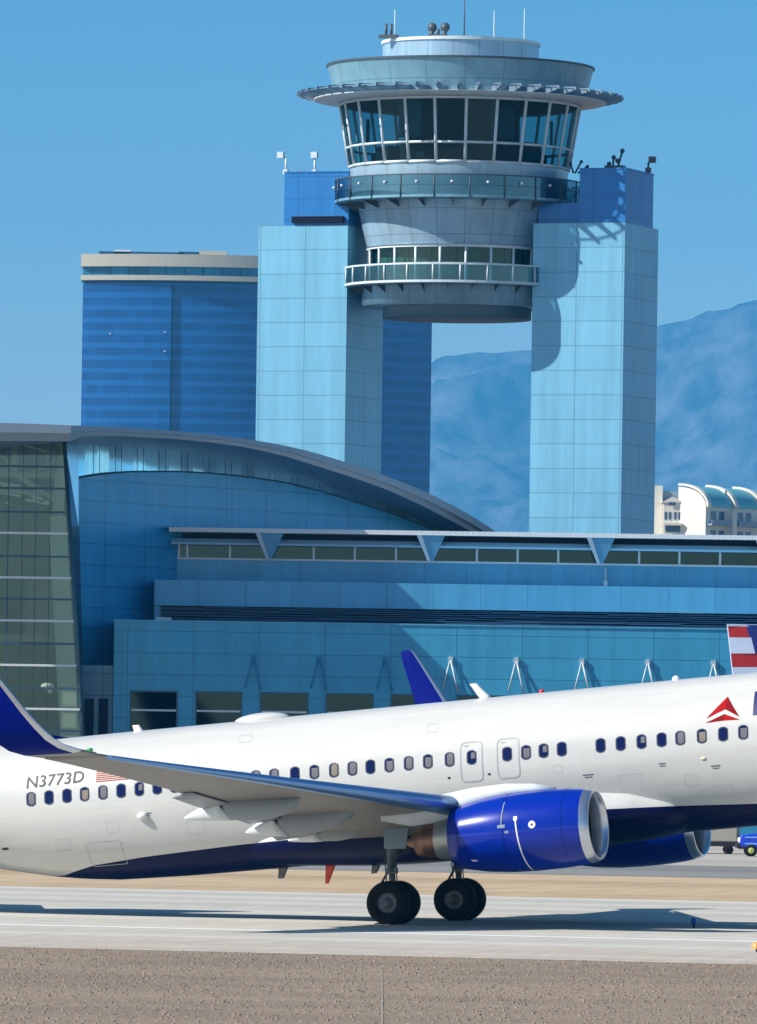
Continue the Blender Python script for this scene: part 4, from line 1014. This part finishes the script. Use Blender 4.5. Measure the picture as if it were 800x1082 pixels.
for x,y in ((116,352),(174,351),(174,371),(118,272)):
    p=P(x,y,HY); 
    u=(p.x-hx0)/(hx1-hx0); yy=hplan(u)[1]; mb.box((p.x-.3,yy-.4,p.z-.18),(p.x+.3,yy-.05,p.z+.18))
mb.build('facade_lamp',[M['t_white']],hot)

# ================================================================== CREAM HOTEL (right)
CYY=1300.0; ck=CYY/F
cp=P(720,560,CYY)
ch=thing('cream_hotel','cream hotel with teal barrel roofs and balconies right of the control tower','hotel',(cp.x,CYY,0),Matrix.Rotation(math.radians(53),3,'Z'))
M['cwall']=mat('cream stucco',(.80,.76,.66),.8,0,.08,.4); M['teal']=mat('teal roof',(.16,.48,.52),.45,.2,.1,.5); M['cwin']=mat('hotel glass',(.05,.10,.18),.2)
M['cshade']=mat('grey blue facade',(.30,.38,.45),.7)  # cream stucco with its blue-grey shade put into the colour
CI=ch.matrix_world.inverted()
zB=lambda y,x=745: CAMH+(YH-unroll(x,y)[1])*ck
def bay(u0,L,Rr,v0,ztop_,base):
    """quarter-barrel roofed wing: end wall towards -u, roof falling towards -v"""
    mb=MB(); prof=[]
    for i in range(13):
        a=PI/2*i/12; prof.append((v0-Rr*math.sin(a), base+(ztop_-base)*math.cos(a)))
    prof=[(v0,0)]+prof+[(v0-Rr,0)]
    mb.loft([[(u0,v,z) for v,z in prof],[(u0+L,v,z) for v,z in prof]],0,True,True,False); w=mb.build('wing_block',[M['cwall']],ch)
    mb=MB(); pr=[]
    for i in range(13):
        a=PI/2*i/12; pr.append((v0-(Rr+.25)*math.sin(a), base+(ztop_-base+.25)*math.cos(a)))
    mb.loft([[(u0+.9,v,z) for v,z in pr],[(u0+L-.1,v,z) for v,z in pr]],0,False,False,True); mb.build('barrel_roof',[M['teal']],w)
    mb=MB(); po=[]
    for i in range(13):
        a=PI/2*i/12; po.append((v0-(Rr+.6)*math.sin(a), base+(ztop_-base+.6)*math.cos(a)))
    mb.loft([[(u0-.1,v,z) for v,z in pr]+[(u0-.1,v,z) for v,z in po[::-1]],[(u0+.9,v,z) for v,z in pr]+[(u0+.9,v,z) for v,z in po[::-1]]],0,True,True,False); mb.build('gable_rim',[M['cwall']],w)
    # facade windows and balconies under the eaves
    for j,zz_ in enumerate((base-2.6,base-5.8,base-9)):
        mb=MB(); q=u0+1.5
        while q<u0+L-1.5:
            mb.box((q,v0-Rr-.06,zz_),(q+1.5,v0-Rr-.002,zz_+1.9)); q+=2.4
        mb.build('window_row',[M['cwin']],w)
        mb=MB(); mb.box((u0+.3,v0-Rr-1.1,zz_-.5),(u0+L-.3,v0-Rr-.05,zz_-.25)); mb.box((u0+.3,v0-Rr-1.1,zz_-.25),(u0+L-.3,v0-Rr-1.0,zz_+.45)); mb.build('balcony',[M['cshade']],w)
zt_=zB(515); bs=zB(536)
bay(-1,7.6,5.6,0,zt_,bs); bay(7.0,7.6,5.6,0,zt_+.0,bs); bay(15,7.6,5.6,0,zt_,bs)
mb=MB(); mb.box((6.6,-4.2,0),(7.0,0,bs+3.0)); mb.box((5.2,-6.9,0),(6.4,-5.6,bs-.6)); mb.build('stair_core',[M['cwall']],ch)
# bay-windowed block at the left
a=CI@P(692,513,CYY); 
def wbox(x0,y0,x1,y1,Y,D,m,name,parent=None,zfloor=None):
    k=Y/F; a0,b0=unroll(x0,(y0+y1)/2); a1,b1=unroll(x1,(y0+y1)/2); z1=CAMH+(YH-unroll((x0+x1)/2,y0)[1])*k; z0=CAMH+(YH-unroll((x0+x1)/2,y1)[1])*k
    if zfloor is not None: z0=zfloor
    mb=MB(CI); mb.box(((a0-400)*k,Y,z0),((a1-400)*k,Y+D,z1)); return mb.build(name,[m],parent or ch)
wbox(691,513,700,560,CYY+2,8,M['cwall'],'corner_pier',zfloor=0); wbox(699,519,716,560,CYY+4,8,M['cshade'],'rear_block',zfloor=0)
g=wbox(701,531,721,560,CYY-1,6,M['cwall'],'bay_window_block',zfloor=0)
k=CYY/F
mb=MB(CI); a=P(701,531,CYY-1); b=P(721,531,CYY-1); c=P(711,524.5,CYY-1)
mb.loft([[a+Vector((-.3,-.2,0)),b+Vector((.3,-.2,0)),c+Vector((0,-.2,0))],[a+Vector((-.3,6,0)),b+Vector((.3,6,0)),c+Vector((0,6,0))]],0,True,True,False); mb.build('gable',[M['cwall']],g)
for x in (703.5,708,713.5,718): 
    wbox(x-1.2,541,x+1.2,549,CYY-1.08,.07,M['cwin'],'window',g)
wbox(707,530.5,714,534,CYY-1.3,.08,M['cwin'],'window',g); wbox(701,552.5,721,555,CYY-2.2,1.1,M['cwall'],'balcony',g); wbox(703,555.5,719,562,CYY-1.08,.07,M['cwin'],'window',g)

# ================================================================== PARKED AIRLINER behind (tail only shows)
PY=372.0; pk=PY/F
pp=P(768,700,PY); pz=lambda y: CAMH+(YH-unroll(785,y)[1])*pk
pa=thing('parked_airliner','parked airliner with red white and blue striped tail fin by the terminal, right edge','airplane',(pp.x+6,PY,0))
PI_=Matrix.Translation((-pp.x-6,-PY,0))
M['fin_red']=mat('fin red',(.40,.01,.012),.35); M['fin_white']=mat('fin silver white',(.52,.60,.78),.35); M['fin_blue']=mat('fin blue',(.008,.02,.20),.35); M['silver']=mat('fuselage silver',(.62,.64,.66),.3,.3)
levels=[660.5,662,673.5,677,688.5,690.5,705,709,722,726,740,745,775]
mats_=[1,0,1,1,1,0,1,1,0,1,2,1]
def te(y): return 768+(y-660)*.108
def le(y): return 814+(y-660)*.62
def bl(y): return 789+(y-660)*.115 if y<674.9 else 794+(y-676)*.25
mb=MB(PI_)
for sgn in (-1,1):
    for k in range(len(levels)-1):
        y0,y1=levels[k],levels[k+1]
        def pt(x,y,t): 
            p=P(x,y,PY); p.y=PY+sgn*t; return p
        cutA=te(y0)+ (bl(y0)-768)*1.0 ; 
        if k in (0,1): xa0,xa1=788.5,792
        elif k in (2,3,4): xa0,xa1=794+(y0-675)*.25,794+(y1-675)*.25
        else: xa0,xa1=le(y0)-14,le(y1)-14
        e0,e1=te(y0)+.6,te(y1)+.6
        mb.quad([pt(te(y0),y0,.02),pt(e0+.4,y0,.05),pt(e1+.4,y1,.05),pt(te(y1),y1,.02)],1)
        mb.quad([pt(e0+.4,y0,.05),pt(xa0,y0,.16),pt(xa1,y1,.16),pt(e1+.4,y1,.05)],mats_[k])
        mb.quad([pt(xa0,y0,.16),pt(le(y0)-4,y0,.14),pt(le(y1)-4,y1,.14),pt(xa1,y1,.16)],2)
        mb.quad([pt(le(y0)-4,y0,.14),pt(le(y0),y0,.0),pt(le(y1),y1,.0),pt(le(y1)-4,y1,.14)],2)
a=P(768,660.5,PY); b=P(814,660.5,PY)
mb.box((a.x,PY-.12,a.z-.03),(b.x,PY+.12,a.z+.05),1)
mb.build('tail_fin',[M['fin_red'],M['fin_white'],M['fin_blue']],pa)
mb=MB(PI_); x0=P(772,0,PY).x; rings=[]
for dx,zt2,zb2,hw in ((-1.5,4.9,4.5,.15),(2,5.2,3.6,.9),(6,5.3,2.5,1.6),(9,5.3,2.0,1.75),(32,5.3,2.0,1.75),(35,4.9,2.0,1.4),(37,3.8,2.4,.6),(37.8,3.2,2.9,.1)):
    rings.append([(x0+dx,PY+hw*math.cos(2*PI*i/24),(zt2+zb2)/2+(zt2-zb2)/2*math.sin(2*PI*i/24)) for i in range(24)])
mb.loft(rings,0); mb.build('fuselage',[M['silver']],pa)
for sg in (-1,1):
    mb=MB(PI_); mb.loft([[(x0+4.5,PY+sg*.8,4.9),(x0+3,PY+sg*.8,5.02),(x0+1.4,PY+sg*.8,4.9)],[(x0+1.6,PY+sg*5,5.3),(x0+.9,PY+sg*5,5.36),(x0+.2,PY+sg*5,5.3)]],0,True,True,False); mb.build('stabiliser',[M['silver']],pa)
    mb=MB(PI_); mb.loft([[(x0+21,PY+sg*1.5,2.6),(x0+18,PY+sg*1.5,2.9),(x0+14.5,PY+sg*1.5,2.5)],[(x0+13.5,PY+sg*15,3.7),(x0+12.8,PY+sg*15,3.78),(x0+12,PY+sg*15,3.7)]],0,True,True,False); mb.build('wing',[M['silver']],pa)
    mb=MB(PI_); mb.lathe([(.3,x0+16.6),(.75,x0+17.5),(.85,x0+19),(.7,x0+20),(.6,x0+19.6)],0,24,(0,PY+sg*4.5,1.75),'X'); mb.build('engine',[M['silver']],pa)
    mb=MB(PI_); mb.bar((x0+15.5,PY+sg*2.4,.4),(x0+15.5,PY+sg*2.4,2.6),.1); mb.lathe([(.02,-.15),(.4,-.14),(.42,0),(.4,.14),(.02,.15)],0,20,(x0+15.5,PY+sg*2.4,.42),'Y'); mb.build('landing_gear',[M['tyre']],pa)
mb=MB(PI_); mb.bar((x0+33,PY,.3),(x0+33,PY,2.3),.08); mb.lathe([(.02,-.1),(.3,-.09),(.32,0),(.3,.09),(.02,.1)],0,20,(x0+33,PY,.32),'Y'); mb.build('landing_gear',[M['tyre']],pa)

# ================================================================== BAGGAGE TRACTOR + CART
GYt=330.0
b0=P(780,906,GYt); b0.z=0
tr=thing('baggage_tractor','bright blue baggage tractor on the apron at the right edge','tractor',b0)
M['tug']=mat('tractor blue',(.006,.05,.62),.3,0,.1,2,coat=.4); M['lamp']=mat('lamp white',(.85,.85,.85),.2)
mb=MB(); prof=[(0.05,.38),(.05,.78),(.18,.92),(1.15,1.02),(1.2,.72),(1.75,.72),(1.8,1.05),(2.75,1.0),(2.8,.38)]
mb.loft([[(x,-.7,z) for x,z in prof],[(x,.7,z) for x,z in prof]],0,True,True,False); body=mb.build('body',[M['tug']],tr,bevel=.05)
mb=MB(); mb.box((.02,-.72,.32),(2.85,.72,.42)); mb.box((-.1,-.72,.36),(.04,.72,.56)); mb.build('bumper',[M['dark']],tr)
for z in (.55,.82):
    mb=MB(); mb.box((.25,-.715,z-.03),(1.05,-.7005,z+.03)); mb.build('side_stripe',[mat('pale blue decal',(.2,.45,.9),.4)],body)
for yy in (-.48,.48):
    mb=MB(); mb.sphere((.05,yy,.68),.13,0,12,(.5,1,1)); mb.build('headlight',[M['lamp']],body)
for x in (.52,2.25):
    for yy in (-.62,.62):
        mb=MB(); mb.lathe([(.03,-.11),(.2,-.12),(.25,-.08),(.26,0),(.25,.08),(.2,.12),(.03,.11)],0,24,(x,yy,.26),'Y'); w=mb.build('wheel',[M['tyre']],tr)
        mb=MB(); mb.lathe([(.02,-.135),(.1,-.13),(.13,-.115)],0,16,(x,yy,.26),'Y'); mb.build('hub',[mat('hub yellow',(.5,.55,.15),.4)],w)
mb=MB(); mb.box((1.25,-.5,.72),(1.7,.5,.85)); mb.box((1.62,-.5,.85),(1.74,.5,1.25)); mb.build('seat',[M['dark']],tr)
mb=MB()
for x in (1.15,2.3):
    for yy in (-.62,.62): mb.bar((x,yy,1.0),(x+.05,yy,1.85),.03)
mb.box((1.05,-.7,1.85),(2.45,.7,1.92)); mb.build('canopy',[M['tug']],tr)
mb=MB(); mb.lathe([(.17,-.015),(.2,0),(.17,.015)],0,20,(0,0,0)); mb.bar((-.1,0,-.3),(0,0,0),.02)
so=mb.build('steering_wheel',[M['dark']],tr); so.location=(1.12,.2,1.2); so.rotation_euler=(0,-.6,0)
b0=P(762,901,GYt+6); b0.z=0
ct=thing('baggage_cart','beige covered cart on a dark chassis behind the right engine, beside the blue tractor','cart',b0)
mb=MB(); mb.box((-1.9,-.75,.34),(.85,.75,.52)); mb.bar((.85,0,.4),(1.35,0,.4),.04); mb.build('chassis',[M['dark']],ct)
mb=MB(); mb.box((-1.85,-.72,.52),(.68,.72,1.65)); mb.build('cover',[mat('beige canvas',(.42,.38,.31),.8,0,.15,2)],ct,bevel=.06)
mb=MB(); 
for x in (-1.85,.72):
    for yy in (-.7,.7): mb.bar((x,yy,.5),(x,yy,1.75),.035)
mb.build('frame',[M['mast']],ct)
for x in (-1.3,.3):
    for yy in (-.68,.68):
        mb=MB(); mb.lathe([(.03,-.09),(.16,-.1),(.2,-.06),(.2,.06),(.16,.1),(.03,.09)],0,20,(x,yy,.2),'Y'); mb.build('wheel',[M['tyre']],ct)

# ================================================================== MOUNTAINS
mb=MB(); nx,ny=420,120
MX0,MX1,MY0,MY1=-4700,4700,13700,18100
MS=16700/9300
def ridge(x):    # skyline height above the plain
    px=400+x/16700*F
    tab=[(-2500,140),(-800,140),(0,170),(250,265),(400,360),(455,408),(500,420),(560,416),(600,420),(680,434),(700,440),(740,463),(775,478),(800,480),(840,484),(900,460),(1100,400),(1500,330),(2600,240)]
    return interp(tab,px)[0]/F*16700
rows=[]
for j in range(ny+1):
    row=[]
    for i in range(nx+1):
        x=MX0+(MX1-MX0)*i/nx; y=MY0+(MY1-MY0)*j/ny; t=(y-MY0)/(16700-MY0)
        env=min(1,t)**1.25 if t<1 else max(0,1-(y-16700)/1350)
        p=Vector((x/700/MS,y/500/MS,3.1)); rg=0; amp=1; fr=1
        for o_ in range(7):
            rg+=amp*(1-abs(mnoise.noise(p*fr))*2.2); amp*=.56; fr*=2.05
        rg=(rg-1.35)*.34
        fine=mnoise.noise(Vector((x/90/MS,y/90/MS,7)))*12
        h=ridge(x)*env + (rg*260*MS*env*(1-min(1,t)**4*.75)) + fine*env
        row.append((x,y,h-3))
    rows.append(row)
mb.loft(rows,0,False,False,True)
mm,nt,b=new_mat('desert rock'); b.inputs['Roughness'].default_value=.95; b.inputs['Specular IOR Level'].default_value=.1
tc=N(nt,'ShaderNodeTexCoord'); n1=N(nt,'ShaderNodeTexNoise'); n1.inputs['Scale'].default_value=.011; n1.inputs['Detail'].default_value=9; n1.inputs['Roughness'].default_value=.65
mp=N(nt,'ShaderNodeMapping'); mp.inputs['Scale'].default_value=(1.3,.7,.35); nt.links.new(tc.outputs['Object'],mp.inputs[0]); nt.links.new(mp.outputs[0],n1.inputs['Vector'])
r=N(nt,'ShaderNodeValToRGB'); r.color_ramp.elements[0].position=.38; r.color_ramp.elements[1].position=.66; r.color_ramp.elements[0].color=(.06,.07,.10,1); r.color_ramp.elements[1].color=(.22,.23,.28,1)  # part of the blue haze is put into the rock colour
nt.links.new(n1.outputs['Fac'],r.inputs[0]); nt.links.new(r.outputs[0],b.inputs['Base Color'])
structure(mb.build('mountains',[mm]))

# haze: pale blue air between here and the mountains
HZ=True
if HZ:
    mb=MB(); mb.box((-6500,-60,-4),(6500,18300,1250)); hz=mb.build('haze',[]); hz['kind']='stuff'
    m=bpy.data.materials.new('air'); m.use_nodes=True; nt=m.node_tree; nt.nodes.remove(nt.nodes['Principled BSDF'])
    pv=nt.nodes.new('ShaderNodeVolumePrincipled'); pv.inputs['Color'].default_value=(.06,.52,1.0,1); pv.inputs['Density'].default_value=7.5e-5; pv.inputs['Anisotropy'].default_value=-.15
    nt.links.new(pv.outputs[0],nt.nodes['Material Output'].inputs['Volume']); hz.data.materials.append(m)

# ================================================================== LIGHT, SKY, CAMERA
EL,AZ=math.radians(38),math.radians(73)      # sun up-left, on the camera's side
sd=Vector((-math.sin(AZ)*math.cos(EL),-math.cos(AZ)*math.cos(EL),math.sin(EL)))
L=bpy.data.lights.new('sun','SUN'); L.energy=5.0; L.angle=math.radians(.5); L.color=(1,.955,.88)
lo=bpy.data.objects.new('sun',L); col.objects.link(lo); lo.rotation_euler=(-sd).to_track_quat('-Z','Y').to_euler()
W=bpy.data.worlds.new('World'); scene.world=W; W.use_nodes=True; nt=W.node_tree; bg=nt.nodes['Background']
sk=nt.nodes.new('ShaderNodeTexSky'); sk.sky_type='NISHITA'; sk.sun_disc=False; sk.sun_elevation=EL; sk.sun_rotation=math.atan2(sd.x,sd.y)
sk.altitude=600; sk.air_density=1.0; sk.dust_density=.8; sk.ozone_density=6
tint=mix_col(nt,1.0,sk.outputs[0],(.74,1.10,1.22),'MULTIPLY')
tcw=nt.nodes.new('ShaderNodeTexCoord'); spw=nt.nodes.new('ShaderNodeSeparateXYZ'); nt.links.new(tcw.outputs['Generated'],spw.inputs[0])
rmp=nt.nodes.new('ShaderNodeMapRange'); rmp.interpolation_type='SMOOTHSTEP'; nt.links.new(spw.outputs['Z'],rmp.inputs[0]); rmp.inputs[1].default_value=.015; rmp.inputs[2].default_value=.12; rmp.inputs[3].default_value=1; rmp.inputs[4].default_value=0
hzn=mix_col(nt,rmp.outputs[0],(1,1,1),(3.4,2.0,1.6)); tint=mix_col(nt,1.0,tint,hzn,'MULTIPLY')   # dusty brightening towards the horizon
nt.links.new(tint,bg.inputs['Color']); bg.inputs['Strength'].default_value=.07
cam=bpy.data.cameras.new('camera'); co=bpy.data.objects.new('camera',cam); col.objects.link(co); scene.camera=co
cam.sensor_fit='HORIZONTAL'; cam.sensor_width=36; cam.lens=F/800*36; cam.shift_x=0; cam.shift_y=(YH-541)/800
cam.clip_start=1; cam.clip_end=40000
co.location=(0,0,CAMH)
co.rotation_euler=(Matrix.Rotation(PI/2,3,'X')@Matrix.Rotation(ROLL,3,'Z')).to_euler()
scene.render.engine='CYCLES'; scene.render.resolution_x=757; scene.render.resolution_y=1024
vs=scene.view_settings; vs.view_transform='Standard'; vs.look='None'; vs.exposure=.45; vs.gamma=1
scene.cycles.max_bounces=6; scene.cycles.transparent_max_bounces=12; scene.cycles.volume_bounces=0
